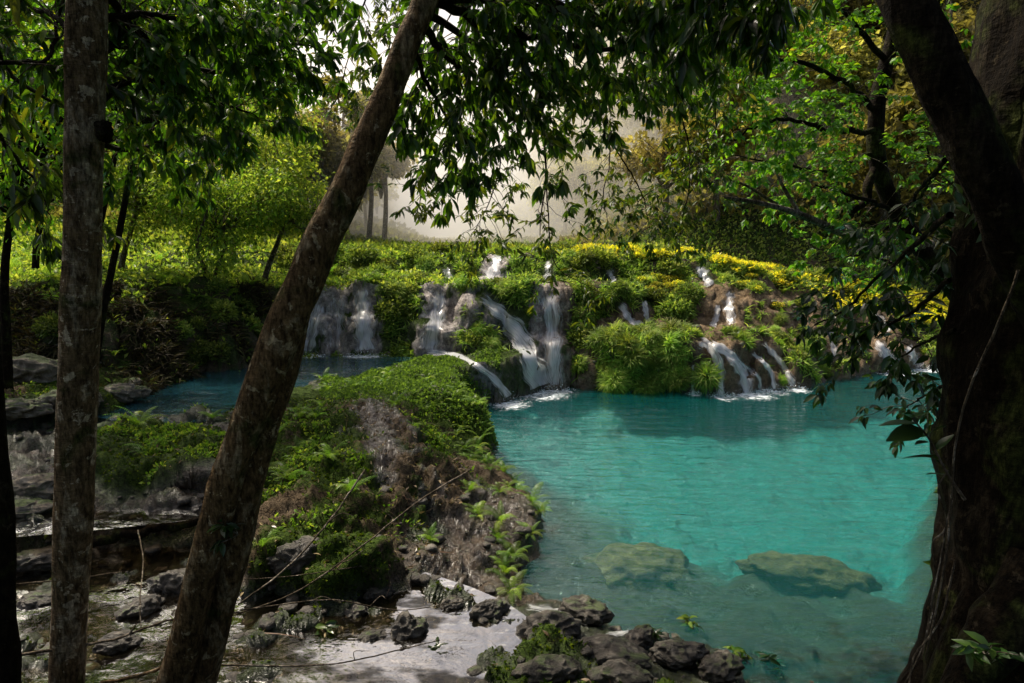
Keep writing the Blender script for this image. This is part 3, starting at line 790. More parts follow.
# ------------------------------------------------------------------ ferns and shrubs
def frond_mesh(seed, n=19, arch=1.15, width=.36):
    rs = np.random.RandomState(seed)
    V, F, Rr = [], [], []
    t = np.linspace(0, 1, n+1)
    a = 1.15-arch*t**1.2*1.3
    dl = 1./n
    y = np.concatenate([[0], np.cumsum(np.cos(a[:-1])*dl)]); z = np.concatenate([[0], np.cumsum(np.sin(a[:-1])*dl)])
    for k in range(n+1):
        w = .010*(1-t[k])+.002
        V += [(-w, y[k], z[k]), (w, y[k], z[k])]
    for k in range(n): F.append((2*k, 2*k+1, 2*k+3, 2*k+2))
    for k in range(2, n):
        L = width*.5*math.sin(math.pi*min(1, (t[k]*.86+.16)))**.8*(.9+.2*rs.rand())
        T = np.array([0, math.cos(a[k]), math.sin(a[k])])
        for sgn, i0, i1 in ((-1, 2*k, 2*k+2), (1, 2*k+1, 2*k+3)):
            d = np.array([sgn, 0, 0])*.95+T*.42+np.array([0, 0, -.25-.2*rs.rand()])
            d /= np.linalg.norm(d)
            b0, b1 = np.array(V[i0]), np.array(V[i1])
            m = (b0+b1)/2
            c = len(V)
            V += [tuple(m+d*L*.5-T*dl*.20+[0, 0, .01]), tuple(m+d*L*.55+T*dl*.26+[0, 0, .01]), tuple(m+d*L+[0, 0, -.03*L])]
            mid = len(V)
            V += [tuple(b0*.72+b1*.28), tuple(b0*.28+b1*.72)]
            F += [(mid, c, c+1, mid+1)]
            F += [(c, c+2, c+1, c+1)]
    Q = [f for f in F if f[2] != f[3]]; T3 = [f[:3] for f in F if f[2] == f[3]]
    return np.array(V), [np.array(Q), np.array(T3)]
FRONDS = []
for s_ in range(5):
    V, F = frond_mesh(s_, 19+s_ % 3, 1.0+.18*s_, .34+.03*(s_ % 3))
    FRONDS.append((V, F))
_fr_me = []
def frond_obj(k, parent, rz, tilt, sc_):
    while len(_fr_me) <= k:
        V, F = FRONDS[len(_fr_me)]
        o = mk('frond', V, F, M['fern'], attrs={'rnd': np.full(len(V), .35+.1*len(_fr_me))}, smooth=False)
        _fr_me.append(o.data); bpy.data.objects.remove(o)
    o = bpy.data.objects.new('frond', _fr_me[k]); C.objects.link(o); o.parent = parent
    o.rotation_euler = (tilt, 0, rz); o.scale = (sc_,)*3
    return o
def fern(p, size, label, group, nf=8, rs=RS, lean=None):
    t = thing('fern', label, 'fern', p, group)
    a0 = rs.rand()*6.28
    for k in range(nf):
        frond_obj(rs.randint(5), t, a0+k*6.283/nf+rs.uniform(-.3, .3), rs.uniform(-.35, .3), size*rs.uniform(.7, 1.1))
    return t
SINGLE = [
 (512, 592, .30, 'tall bright fern at the pool corner above the stream mouth'),
 (540, 512, .24, 'bright fern on the outermost tip of the bank over the pool'),
 (530, 535, .22, 'fern hanging below the outermost tip of the bank'),
 (480, 440, .36, 'upright pale fern on the bank edge under the mossy mound'),
 (484, 462, .24, 'second fern on the bank edge just below the upright pale fern'),
 (470, 490, .24, 'fern at the edge of the bare brown patch on the bank'),
 (500, 492, .2, 'small fern leaning from the bare brown patch to the water'),
 (395, 405, .34, 'upright yellow green fern in front of the mossy mound'),
 (330, 458, .28, 'sunlit fern in the middle of the mossy bank'),
 (350, 492, .28, 'wide low fern on the lower slope of the bank'),
 (300, 418, .30, 'fern in the sun just right of the leaning trunk'),
 (140, 425, .42, 'tall sunlit fern on the dark mossy block in the stream'),
 (150, 455, .34, 'fern drooping over the front of the dark mossy block'),
 (212, 418, .26, 'bright fern touching the left side of the leaning trunk'),
 (60, 528, .22, 'pale fern lying over the stream rim beside the slim trunk'),
 (430, 540, .2, 'dark small fern low on the bank above the bright film of water'),
]
for px, py, s_, lab in SINGLE:
    p, n = hit(px, py)
    fern(p-np.array([0, 0, .02]), s_*1.35, lab, None, 10)
rs = np.random.RandomState(21)
bank = ss(11.9, 11.3, GY)*(GY > 5)*(G[..., 2] > .66)*ss(248, 270, PXg)*ss(0.1, .25, sdf(POOL, G[..., 0], G[..., 1]))
bank = bank*ss(.2, .4, sdf(WETP, G[..., 0], G[..., 1]))
bj = .5*flat_noise(G[..., 0], G[..., 1], 1.6, 3, 61.)
path = ss(.2, -.2, sdf(px_poly([(338, 384), (378, 386), (400, 410), (430, 435), (470, 455), (480, 478), (430, 490), (388, 470), (352, 440), (345, 410)], 1.1), G[..., 0], G[..., 1])+bj)
bare = np.maximum(path*.72*ss(-.25, .1, flat_noise(G[..., 0], G[..., 1], 2.6, 2, 67.)), ss(.25, -.2, sdf(px_poly([(405, 470), (470, 462), (530, 515), (500, 560), (430, 545), (400, 510)], .95), G[..., 0], G[..., 1])+bj*.6))
P, N = scatter(bank*(1-.85*bare)*(moss > .1), 125, rs)
for p in P: fern(p-np.array([0, 0, .02]), rs.uniform(.18, .42), 'small green fern among moss on the near bank', 'small ferns scattered over the near bank', rs.randint(5, 9), rs)
dome = ss(11.6, 12.2, GY)*ss(17.9, 17.3, GY)*(PXg > 320)*(PXg < 500)*(G[..., 2] > .05)
P, N = scatter(dome*(1.2-nzv*.4)*(PYg > 356), 46, rs)
P = P[off_water(P, .25)]
for p in P: fern(p-np.array([0, 0, .03]), rs.uniform(.22, .42), 'dark green fern on the mossy mound between the two pools', 'ferns covering the mossy mound', rs.randint(5, 8), rs)
lb = (PXg > -40)*(PXg < 262)*ss(12.6, 13.2, GY)*ss(17.6, 17, GY)*(G[..., 2] > 1.0)*(G[..., 2] < 3.0)
P, N = scatter(lb*ss(.95, .7, nzv), 30, rs)
for p in P: fern(p-np.array([0, 0, .04]), rs.uniform(.28, .5), 'fern hanging on the dark overhanging bank beside the blue pool', 'ferns on the dark overhanging bank', rs.randint(5, 8), rs)
# small ferns and shrubs as single meshes, copied
def fern_mesh(seed, nf=9):
    r = np.random.RandomState(seed); b = MB()
    for k in range(nf):
        V, F = FRONDS[r.randint(5)]
        a = k*6.283/nf+r.uniform(-.3, .3); t_ = r.uniform(-.2, .35); s_ = r.uniform(.7, 1.1)
        Rm = np.array(Matrix.Rotation(a, 3, 'Z')@Matrix.Rotation(t_, 3, 'X'))
        b.add(V@Rm.T*s_, F, 0, r.uniform(.3, .9))
    return b
def shrub_mesh(seed, style):
    r = np.random.RandomState(seed); b = MB()
    n = {'grassy': 520, 'leafy': 620, 'flower': 520}[style]
    d = norm(r.normal(size=(n, 3))*np.array([1, 1, .8])+np.array([0, 0, .35]))
    d[:, 2] = np.abs(d[:, 2])*.9+.02
    d = norm(d)
    rad = r.uniform(.25, 1, n)**.6
    lump = 1+.35*perlin(d*1.7+seed*3.1)
    pos = d*(rad*lump)[:, None]*np.array([.85, .85, .7])
    if style == 'grassy':
        pos *= .55
        dirs = norm(d+r.normal(size=(n, 3))*.35+np.array([0, 0, .25]))
        fr = frames(dirs, None, r.normal(size=n)*.5)
        V, F = inst(BLADE[0]*np.array([1.0, 1, 1]), BLADE[1], pos, fr, r.uniform(.35, .75, n))
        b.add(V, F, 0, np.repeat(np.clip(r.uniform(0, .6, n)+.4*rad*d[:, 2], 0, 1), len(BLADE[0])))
    else:
        dirs = norm(d+r.normal(size=(n, 3))*.55)
        fr = frames(dirs, None, r.normal(size=n)*.7)
        V, F = inst(LEAF_SML[0], LEAF_SML[1], pos, fr, r.uniform(.13, .30, n))
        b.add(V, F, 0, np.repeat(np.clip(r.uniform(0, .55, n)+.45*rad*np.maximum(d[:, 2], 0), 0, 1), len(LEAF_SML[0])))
        if style == 'flower':
            k = 260
            dd = norm(r.normal(size=(k, 3))*np.array([1, 1, .5])+np.array([0, 0, 1.0]))
            pp = dd*r.uniform(.75, 1.12, (k, 1))*np.array([.85, .85, .75])
            V, F = inst(LEAF_SML[0]*np.array([1.6, 1, 1]), LEAF_SML[1], pp, frames(norm(dd+r.normal(size=(k, 3))*.6)), r.uniform(.10, .2, k))
            b.add(V, F, 1, np.repeat(r.rand(k), len(LEAF_SML[0])))
        for k in range(5):
            e = norm(r.normal(size=3)+np.array([0, 0, 1.2]))*.75
            V, F = tube(np.array([[0, 0, -.1], e*.5+r.normal(size=3)*.05, e]), [.02, .014, .006], 4)
            b.add(V, F, 2 if style == 'flower' else 1, .5)
    return b
def protos(name, builds, mats):
    out = []
    for b in builds:
        o = b.build(name, mats, smooth=False); out.append(o.data); bpy.data.objects.remove(o)
    return out
P_FERN = protos('fern', [fern_mesh(k) for k in range(4)], [M['fern']])
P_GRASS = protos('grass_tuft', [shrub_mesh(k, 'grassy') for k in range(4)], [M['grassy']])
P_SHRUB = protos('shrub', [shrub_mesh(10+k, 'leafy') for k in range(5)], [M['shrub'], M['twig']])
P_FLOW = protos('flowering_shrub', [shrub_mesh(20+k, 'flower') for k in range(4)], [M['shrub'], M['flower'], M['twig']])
def put(name, me, p, s_, label, cat, group, rs, tilt=None, sq=1.):
    o = bpy.data.objects.new(name, me); C.objects.link(o); o.location = p
    o.scale = (s_, s_, s_*sq)
    if tilt is not None:
        q = Vector((0, 0, 1)).lerp(Vector(tilt), .6).to_track_quat('Z', 'Y')
        o.rotation_euler = (q.to_matrix()@Matrix.Rotation(rs.rand()*6.28, 3, 'Z')).to_euler()
    else: o.rotation_euler = (0, 0, rs.rand()*6.28)
    return tag(o, label, cat, group)

VEG = np.maximum(casc*(GY > 12), 0)
HUM = pxzone([(592, 345), (625, 330), (690, 333), (715, 360), (712, 385), (690, 392), (600, 386)], 17.3, 20.3)
SLP = pxzone([(745, 345), (730, 332), (762, 330), (800, 385), (776, 385)], 17.3, 21)
rs = np.random.RandomState(33)
# hanging grass of the hummock
P, N = scatter((HUM*ss(.99, .6, nzv)+.35*HUM)*(.15+ss(-.25, .1, flat_noise(G[..., 0]*1.0, G[..., 2]*1.4, 1.5, 2, 71.))), 84, rs)
ok = off_water(P, .16)
for p, n in zip(P[ok], N[ok]):
    put('grass_tuft', P_GRASS[rs.randint(4)], p, rs.uniform(.2, .58), 'tuft of long hanging grass on the bright green hummock', 'grass tuft', 'grass tufts of the hummock', rs, n)
P, N = scatter((SLP+pxzone([(752, 300), (790, 325), (850, 345), (830, 385), (800, 382), (765, 330)], 18, 24)*.5).astype(float), 60, rs)
ok = off_water(P, .2)
for p, n in zip(P[ok], N[ok]):
    put('grass_tuft', P_GRASS[rs.randint(4)], p, rs.uniform(.18, .34), 'short grass tuft on the pale slope beside the paired falls', 'grass tuft', 'grass tufts of the pale slope', rs, n)
# shrubs over the terrace fronts
tz = VEG*(1-rockm)*(PXg > 285)*(PXg < 950)*(1-HUM)*(1-SLP)*(GY > 17.5)*(GY < 24.5)*(G[..., 2] > .25)
tz = tz*np.where(PXg > 760, .35, 1)*(ss(1.0, .7, nzv)+.25)
lown2 = flat_noise(G[..., 0], G[..., 1]*1.0+G[..., 2], .9, 3, 41.)
tz = tz*(.08+ss(-.28, .12, lown2))
P, N = scatter(tz, 250, rs)
ok = off_water(P, .34)
for k, (p, n) in enumerate(zip(P[ok], N[ok])):
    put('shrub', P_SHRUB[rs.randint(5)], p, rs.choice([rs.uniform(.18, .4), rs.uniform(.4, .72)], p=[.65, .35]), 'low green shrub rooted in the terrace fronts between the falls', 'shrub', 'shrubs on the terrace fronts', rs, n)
P, N = scatter(tz*(.3+ss(.9, .5, nzv)), 150, rs)
ok = off_water(P, .28)
for k, (p, n) in enumerate(zip(P[ok], N[ok])):
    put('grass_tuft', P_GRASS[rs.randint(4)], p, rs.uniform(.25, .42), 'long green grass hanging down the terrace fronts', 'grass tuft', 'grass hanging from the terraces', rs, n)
P, N = scatter(VEG*(1-.7*rockm)*(PXg > 285)*(PXg < 900)*(GY > 17.5)*(GY < 24)*(G[..., 2] > .3), 60, rs)
P = P[off_water(P, .25)]
for p in P:
    put('fern', P_FERN[rs.randint(4)], p, rs.uniform(.3, .6), 'feathery fern sticking out of the shrubs on the terraces', 'fern', 'ferns on the terraces', rs)
# yellow flowers on the top
fz = (GY > 22.4)*(GY < 27)*(PXg > 535)*(PXg < 1000)*(G[..., 2] > 1.2)*ss(530, 575, PXg)*ss(.5, .8, nzv)
fz = fz*(.12+ss(-.1, .2, flat_noise(G[..., 0], G[..., 1], .7, 2, 51.)))
P, N = scatter(fz*ss(27, 24, GY), 150, rs)
ok = off_water(P, .25)
for p, n in zip(P[ok], N[ok]):
    put('flowering_shrub', P_FLOW[rs.randint(4)], p, rs.uniform(.28, .5), 'yellow flowering shrub on the top terrace', 'shrub', 'yellow flowering shrubs along the top terrace', rs, None, .8)
fz2 = (GY > 20.8)*(GY < 22.4)*(PXg > 640)*(PXg < 800)*(nzv > .6)*(1-rockm)
P, N = scatter(fz2.astype(float), 36, rs)
ok = off_water(P, .25)
for p, n in zip(P[ok], N[ok]):
    put('flowering_shrub', P_FLOW[rs.randint(4)], p, rs.uniform(.2, .34), 'smaller yellow flowering shrub on the step below the top terrace', 'shrub', 'yellow flowering shrubs on the lower step', rs, None, .8)
# bank on the left: bright ferns on top, brown hanging growth in front
lt = (PXg > -60)*(PXg < 440)*(GY > 14.5)*(GY < 32)*(G[..., 2] > 2.75)*ss(.6, .85, nzv)
P, N = scatter(lt*ss(26, 18, GY), 80, rs)
for p in P:
    put('fern', P_FERN[rs.randint(4)], p-np.array([0, 0, .03]), rs.uniform(.4, .75), 'light green fern on top of the bank behind the blue pool', 'fern', 'ferns on top of the bank', rs)
P, N = scatter(lb*ss(.97, .6, nzv)*ss(.1, -.25, lown), 24, rs)
for p, n in zip(P, N):
    put('shrub', P_SHRUB[rs.randint(5)], p, rs.uniform(.2, .45), 'shrub clinging to the dark overhanging bank', 'shrub', 'shrubs on the dark overhanging bank', rs, n)
edge = sdf(POOL, G[..., 0], G[..., 1])
P, N = scatter(((edge > .0)*(edge < .9)*(GY > 7)*(GY < 12.5)*(G[..., 2] > .08)*(PXg < 560)).astype(float), 24, rs)
for p in P: fern(p-np.array([0, 0, .02]), rs.uniform(.24, .42), 'bright fern leaning over the water along the bank edge', 'ferns lining the bank edge', rs.randint(6, 10), rs)
# ------------------------------------------------------------------ ground cover nobody could count
def cover(name, mask, n, tpl, size, mat, rs, up=.6, jit=.6, sink=.01, rnd=(0, 1), away=0):
    P, N = scatter(mask, n, rs)
    if away: k = off_water(P, away); P, N = P[k], N[k]
    n = len(P)
    d = norm(N*up+rs.normal(size=(n, 3))*jit)
    V, F = inst(tpl[0], tpl[1], P-N*sink, frames(d, None, rs.normal(size=n)), rs.uniform(size[0], size[1], n))
    o = mk(name, V, F, M[mat], attrs={'rnd': np.repeat(rs.uniform(*rnd, n), len(tpl[0]))}, smooth=False)
    o['kind'] = 'stuff'; return o
rs = np.random.RandomState(44)
land = (1-under)*(GY > 3)
nearland = land*(GY < 12)*(G[..., 2] > .55)*ss(.05, .25, sdf(POOL, G[..., 0], G[..., 1]))*np.maximum(sdf(SHELF, G[..., 0], G[..., 1]) > .0, sdf(MOUND, G[..., 0], G[..., 1]) < .1)
cover('moss', nearland*np.clip(moss*1.6-.35, 0, 1)*(1-.9*bare)*(wet < .9), 95000, LEAF_SML, (.02, .06), 'moss', rs, .9, .6)
dtw = nearland*(.4+bare)
cover('twig_litter', dtw, 1100, (blade_t(.05, .5, 3)[0]*np.array([.6, 1, 1]), blade_t(.05, .5, 3)[1]), (.08, .38), 'litter', rs, .08, .5, -.01, (0, .6))
cover('low_herbs', nearland*np.clip(moss*1.6-.5, 0, 1)*(1-.95*bare)*(wet < .6)*(GY > 6.4)*ss(0., .3, flat_noise(G[..., 0], G[..., 1], 1.3, 3, 15.)), 24000, LEAF_SML, (.03, .08), 'fern', rs, .8, .8, -.03)
def stones(name, mask, n, size, mat, rs, sink=.3, away=0):
    V0, F0 = icosphere(2)
    P, N = scatter(mask, n, rs)
    if away: k = off_water(P, away); P, N = P[k], N[k]
    Vs, Fs = [], []
    var = [V0*(1+.38*fbm(V0*1.3+7*k, 3))[:, None]*np.array([1, .8, .6]) for k in range(6)]
    for k in range(len(P)):
        s_ = size[0]+(size[1]-size[0])*rs.rand()**3; a = rs.rand()*6.28; c_, q_ = math.cos(a), math.sin(a)
        Vs.append(var[k % 6]@np.array([[c_, q_, 0], [-q_, c_, 0], [0, 0, 1]])*s_+P[k]+N[k]*s_*(.5-sink)); Fs.append(F0+k*len(V0))
    o = mk(name, np.concatenate(Vs), np.concatenate(Fs), M[mat], smooth=True); o['kind'] = 'stuff'; return o
stones('pebbles', land*(GY < 9)*(GY > 3.6)*(PXg < 760)*(.15+wet)*(G[..., 2] > .05)*(G[..., 2] < .95), 900, (.012, .10), 'wetrock', rs)
stones('pebbles', casc*ss(1., .5, nzv)*(PXg > 290)*(GY < 24)*(G[..., 2] > 0)*(.3+rockm), 330, (.04, .17), 'rock', rs, .45, .22)
stones('rubble', land*(GY > 8.5)*(GY < 13.5)*(PXg < 260)*(G[..., 2] > .5), 260, (.03, .20), 'rock', rs)
cover('dead_leaves', nearland*(.25+1.3*bare), 9000, LEAF_MID, (.03, .085), 'litter', rs, .12, .5, 0.)
cover('undergrowth', tz*(.3+ss(.95, .6, nzv))+.5*SLP+.8*HUM, 60000, BLADE, (.10, .42), 'grassy', rs, .8, .7, .0, (0, .9), .17)
cover('undergrowth', tz*(.5+ss(.95, .6, nzv)), 22000, LEAF_SML, (.04, .20), 'shrub', rs, .9, .8, -.05, (0, .9), .2)
dkb = (PXg > -60)*(PXg < 292)*(GY > 12.3)*(GY < 18.4)*(G[..., 2] > 1.0)*(G[..., 2] < 3.1)
cover('hanging_roots', dkb*ss(.95, .5, nzv)*ss(-.1, .2, lown), 12000, BLADE, (.15, .5), 'dry', rs, .35, .35, -.02, (0, .8))
cover('undergrowth', (lt+.07*dkb)*ss(34, 18, GY), 30000, LEAF_SML, (.06, .2), 'lime', rs, .9, .7, -.08, (0, 1))
cover('undergrowth', dome*np.clip(moss+.3, 0, 1), 34000, LEAF_SML, (.04, .10), 'shrub', rs, .9, .8, -.02, (0, .45), .15)
fld = (GY > 23.5)*(GY < 44)*(nzv > .5)
cover('undergrowth', fld*(PXg < 560)*ss(46, 24, GY), 30000, LEAF_SML, (.15, .4), 'lime', rs, 1, .7, -.12, (0, .9))
cover('yellow_flower_cover', fz*(GY > 22.6)*(GY < 27)*(PXg > 545), 11000, LEAF_SML, (.08, .2), 'flower', rs, 1, .7, -.22, (0, 1), .2)
cover('undergrowth', (GY > 22.6)*(GY < 32)*(PXg > 545)*(G[..., 2] > 1.2), 26000, LEAF_SML, (.1, .25), 'shrub', rs, 1, .7, -.08, (0, 1), .2)
rb = (PXg > 880)*(GY < 14)*(G[..., 2] > .2)*(GY > 2)
cover('undergrowth', rb.astype(float), 9000, LEAF_SML, (.04, .12), 'shrub', rs, 1, .7, -.04, (0, .7))

# ------------------------------------------------------------------ trees
def wl(pts):
    """a line through (px, py, distance) points"""
    return np.array([W(a, b, y=c) for a, b, c in pts])

class Leaves:
    def __init__(s): s.P, s.D, s.S, s.U = [], [], [], []
    def add(s, P, D, S): s.P.append(np.atleast_2d(P)); s.D.append(np.atleast_2d(D)); s.S.append(np.atleast_1d(S))
    def count(s): return sum(len(p) for p in s.P)
    def to(s, mb, tpl, rs, slot=0, roll=.6, wide=1., rnd=None):
        P, D, S = np.concatenate(s.P), np.concatenate(s.D), np.concatenate(s.S)
        V, F = inst(tpl[0]*np.array([wide, 1, 1]), tpl[1], P, frames(D, None, rs.normal(size=len(P))*roll), S)
        r = rs.rand(len(P)) if rnd is None else rnd(P, rs)
        mb.add(V, F, slot, np.repeat(r, len(tpl[0])))

def cluster(L, p, d, n, size, rs, droop=.7, spread=1.):
    """a whorl of leaves at the end of a twig"""
    a = rs.rand()*6.28+np.arange(n)*2.4+rs.normal(size=n)*.25
    rad = np.stack([np.cos(a), np.sin(a), np.zeros(n)], 1)
    D = norm(rad*spread*rs.uniform(.35, 1, (n, 1))+d*.45-np.array([0, 0, 1])*droop*rs.uniform(.2, 1.4, (n, 1)))
    back = rs.uniform(0, .10, (n, 1))*size*6
    L.add(p-d*back+rs.normal(size=(n, 3))*.01, D, size*rs.uniform(.65, 1.15, n))

def twig(mb, L, p, d, length, rs, leafsize, nleaf, droop=.35, r=.006, slot=1, ldroop=.7, nodes=2, sub=1):
    n = 7
    d = norm(d); pts = [p]
    for k in range(n-1):
        d = norm(d+rs.normal(size=3)*.16-np.array([0, 0, droop*.18]))
        pts.append(pts[-1]+d*length/(n-1))
    pts = np.array(pts)
    V, F = tube(pts, np.linspace(r, r*.35, n), 4, cap=False)
    mb.add(V, F, slot, .5)
    cluster(L, pts[-1], d, nleaf, leafsize, rs, ldroop)
    for k in range(nodes):
        i = rs.randint(2, n-1)
        cluster(L, pts[i], norm(pts[i]-pts[i-1]), max(2, nleaf//3), leafsize*.85, rs, ldroop)
    for k in range(sub):
        i = rs.randint(2, n-1)
        dd = norm(d+rs.normal(size=3)*.8)
        twig(mb, L, pts[i], dd, length*.5, rs, leafsize, nleaf, droop, r*.6, slot, ldroop, 1, 0)

def bough(tree, mb, L, P, r0, r1, ntw, rs, leafsize, nleaf, tl=(.35, .8), droop=.35, mat='dark_bark', ldroop=.7, from_=.12, sub=1, up=.1, tube_n=7):
    Q = spline(P, 26)
    Q[1:-1] += rs.normal(size=(24, 3))*r0*.35
    V, F = tube(Q, np.linspace(r0, r1, len(Q)), tube_n, .12, 9)
    b = MB(); b.add(V, F, 0, .5); b.build('branch', M[mat], tree)
    for k in range(ntw):
        i = int((from_+(1-from_)*((k+rs.rand())/ntw))*25)
        i = min(i, 24)
        t = norm(Q[i+1]-Q[i])
        s = norm(np.cross(t, rs.normal(size=3)))
        d = norm(t*.55+s+np.array([0, 0, up]))
        twig(mb, L, Q[i], d, rs.uniform(*tl), rs, leafsize, nleaf, droop, max(.004, r1*.6), 1, ldroop, 2, sub)
    twig(mb, L, Q[-1], norm(Q[-1]-Q[-2]), tl[0], rs, leafsize, nleaf, droop, max(.004, r1*.7), 1, ldroop, 2, sub)

def trunk(tree, P, r, mat, name='trunk', n=22, bump=.10, freq=5, seg=40, flare=0.):
    Q = spline(P, seg); rr = np.interp(np.linspace(0, 1, seg), np.linspace(0, 1, len(r)), r)
    V, F = tube(Q, rr, n, bump, freq)
    b = MB(); b.add(V, F, 0, .5)
    return b.build(name, M[mat], tree)
pxr = lambda w, y: w*.5/FPX*y

# slim pale tree
rs = np.random.RandomState(51)
T1 = thing('tree', 'slim upright tree with pale mottled bark and a dark knot beside the stream', 'tree')
y1 = 4.2
P = wl([(66, 800, y1), (66, 740, y1), (67, 683, y1), (70, 600, y1), (74, 520, y1), (76, 430, y1), (80, 330, y1), (82, 250, y1), (84, 150, y1), (86, 60, y1), (88, -20, y1), (92, -160, y1), (100, -320, y1)])
trunk(T1, P, [pxr(w_*.90, y1) for w_ in (46, 40, 37, 36, 40, 40, 39, 36, 37, 39, 36, 30, 24)], 'pale_bark', seg=70, bump=.07, freq=5)
kn = rock_mesh(77, (.05, .05, .06), 1, .4); k0 = W(104, 131, y=4.17)
mk('knot', kn+k0, IF, M['dark_bark'], T1)
m1, L1 = MB(), Leaves()
for pts, r0, r1, nt_ in [
    ([(92, 20, 4.25), (150, 15, 4.7), (230, 30, 5.2), (305, 45, 5.6)], .03, .010, 15),
    ([(92, 105, 4.25), (140, 80, 4.8), (200, 95, 5.4), (265, 120, 5.8)], .025, .008, 12),
    ([(94, -40, 4.25), (190, -15, 4.9), (280, -10, 5.4), (330, -30, 5.8)], .035, .010, 14),
    ([(86, 60, 4.2), (60, 20, 4.5), (20, 10, 5.0), (-40, 30, 5.4)], .025, .008, 11),
    ([(86, 140, 4.3), (130, 150, 5.2), (170, 140, 6.0), (215, 150, 6.6)], .022, .007, 9),
    ([(92, -20, 4.25), (170, 60, 5.0), (240, 75, 5.6), (300, 85, 6.2)], .03, .009, 16),
    ([(92, 60, 4.25), (120, 45, 5.0), (180, 60, 6.0), (240, 20, 7.0), (290, 0, 7.6)], .03, .009, 20)]:
    bough(T1, m1, L1, wl(pts), r0, r1, int(nt_*2.6), rs, .125, 10, (.3, .7), .35, ldroop=.42)
for pts in ([(-2.8, 4.2, 6.6), (-3.4, 2.5, 7.6), (-4.0, .5, 8.2), (-4.4, -2.5, 8.4)], [(-2.8, 4.2, 6.9), (-2.0, 2.4, 8.0), (-1.4, 0, 8.6), (-1.2, -3, 8.8)], [(-2.8, 4.2, 7.0), (-3.8, 5.4, 7.9), (-4.8, 6.6, 8.4), (-5.6, 8, 8.6)], [(-2.8, 4.2, 6.2), (-4.6, 3.4, 7.2), (-6.2, 2, 7.6), (-7.5, 0, 7.6)]):
    bough(T1, m1, L1, np.array(pts), .05, .015, 19, rs, .25, 9, (.6, 1.2), .35)  # upper boughs out of view, added to keep sky light off the trunks
L1.to(m1, LEAF_BIG, rs, wide=1.15)
m1.build('crown', [M['canopy_lit'], M['twig']], T1)

# edge tree on the left
T0 = thing('tree', 'dark crooked trunk half cut off by the picture edge, fuzzy with moss', 'tree')
y0 = 3.7
P = wl([(6, 800, y0), (8, 720, y0), (10, 660, y0), (2, 600, y0), (4, 540, y0), (0, 470, y0), (-6, 400, y0), (-12, 300, y0), (-18, 180, y0), (-24, 60, y0), (-30, -60, y0), (-36, -200, y0)])
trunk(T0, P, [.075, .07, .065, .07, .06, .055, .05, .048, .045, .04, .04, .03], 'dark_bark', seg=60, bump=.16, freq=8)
m0, L0 = MB(), Leaves()
for pts, r0, r1, nt_ in [
    ([(-22, 60, 3.7), (20, 62, 4.0), (48, 58, 4.3), (58, 20, 4.5), (66, -20, 4.6)], .016, .008, 7),
    ([(-20, 110, 3.7), (10, 150, 4.6), (40, 190, 5.4), (50, 215, 6.0)], .018, .006, 10),
    ([(-24, 20, 3.7), (30, 90, 5.2), (120, 120, 6.4), (190, 90, 7.2)], .02, .006, 12)]:
    bough(T0, m0, L0, wl(pts), r0, r1, nt_, rs, .16, 8, (.35, .7), .45)
L0.to(m0, LEAF_BIG, rs)
m0.build('crown', [M['canopy_lit'], M['twig']], T0)

# leaning twin tree
rs = np.random.RandomState(52)
T2 = thing('tree', 'leaning brown tree with two fused stems and big drooping dark leaves', 'tree')
a = 4.0
P = wl([(140, 800, a), (158, 740, a), (172, 690, a), (196, 600, a), (221, 500, a), (246, 430, a), (277, 350, a), (320, 245, a+.05), (354, 175, a+.1), (384, 105, a+.15), (409, 40, a+.2), (426, 0, a+.25), (452, -80, a+.3), (480, -200, a+.4)])
trunk(T2, P, [pxr(w_*.77, a) for w_ in (58, 54, 48, 42, 45, 46, 50, 46, 40, 37, 34, 31, 26, 20)], 'lean_bark', 'stem', seg=80, bump=.13, freq=6)
P = wl([(178, 800, a+.14), (196, 700, a+.14), (222, 600, a+.13), (242, 520, a+.12), (261, 440, a+.10), (284, 375, a+.06), (306, 300, a+.05)])
trunk(T2, P, [pxr(w_*.77, a) for w_ in (56, 46, 42, 40, 36, 34, 20)], 'lean_bark', 'stem', seg=50, bump=.17, freq=7)
m2, L2 = MB(), Leaves()
for pts, r0, r1, nt_ in [
    ([(430, -15, 4.25), (490, -35, 4.5), (590, -30, 4.8), (690, -20, 5.0), (770, 0, 5.2)], .045, .012, 20),
    ([(428, 0, 4.25), (480, 20, 4.8), (545, 40, 5.3), (620, 50, 5.7), (690, 40, 6.0)], .04, .010, 20),
    ([(420, 20, 4.22), (450, 60, 4.7), (490, 90, 5.1), (540, 120, 5.4)], .03, .008, 14),
    ([(412, 38, 4.2), (425, 80, 4.6), (450, 120, 4.9), (470, 150, 5.1)], .02, .007, 9),
    ([(440, -40, 4.3), (520, -10, 5.4), (600, 20, 6.2), (680, 50, 6.8), (740, 40, 7.2)], .04, .008, 20),
    ([(450, -80, 4.3), (560, -90, 4.6), (680, -70, 4.6), (770, -30, 4.6)], .04, .010, 14),
    ([(430, 0, 4.25), (500, 0, 4.6), (570, 10, 5.0), (650, 15, 5.4), (720, 20, 5.7)], .03, .009, 22),
    ([(425, 10, 4.25), (470, 40, 5.4), (530, 75, 6.0), (600, 90, 6.5), (660, 80, 6.9)], .03, .009, 20)]:
    bough(T2, m2, L2, wl(pts), r0, r1, int(nt_*2.2), rs, .13, 10, (.3, .72), .38, ldroop=.45)
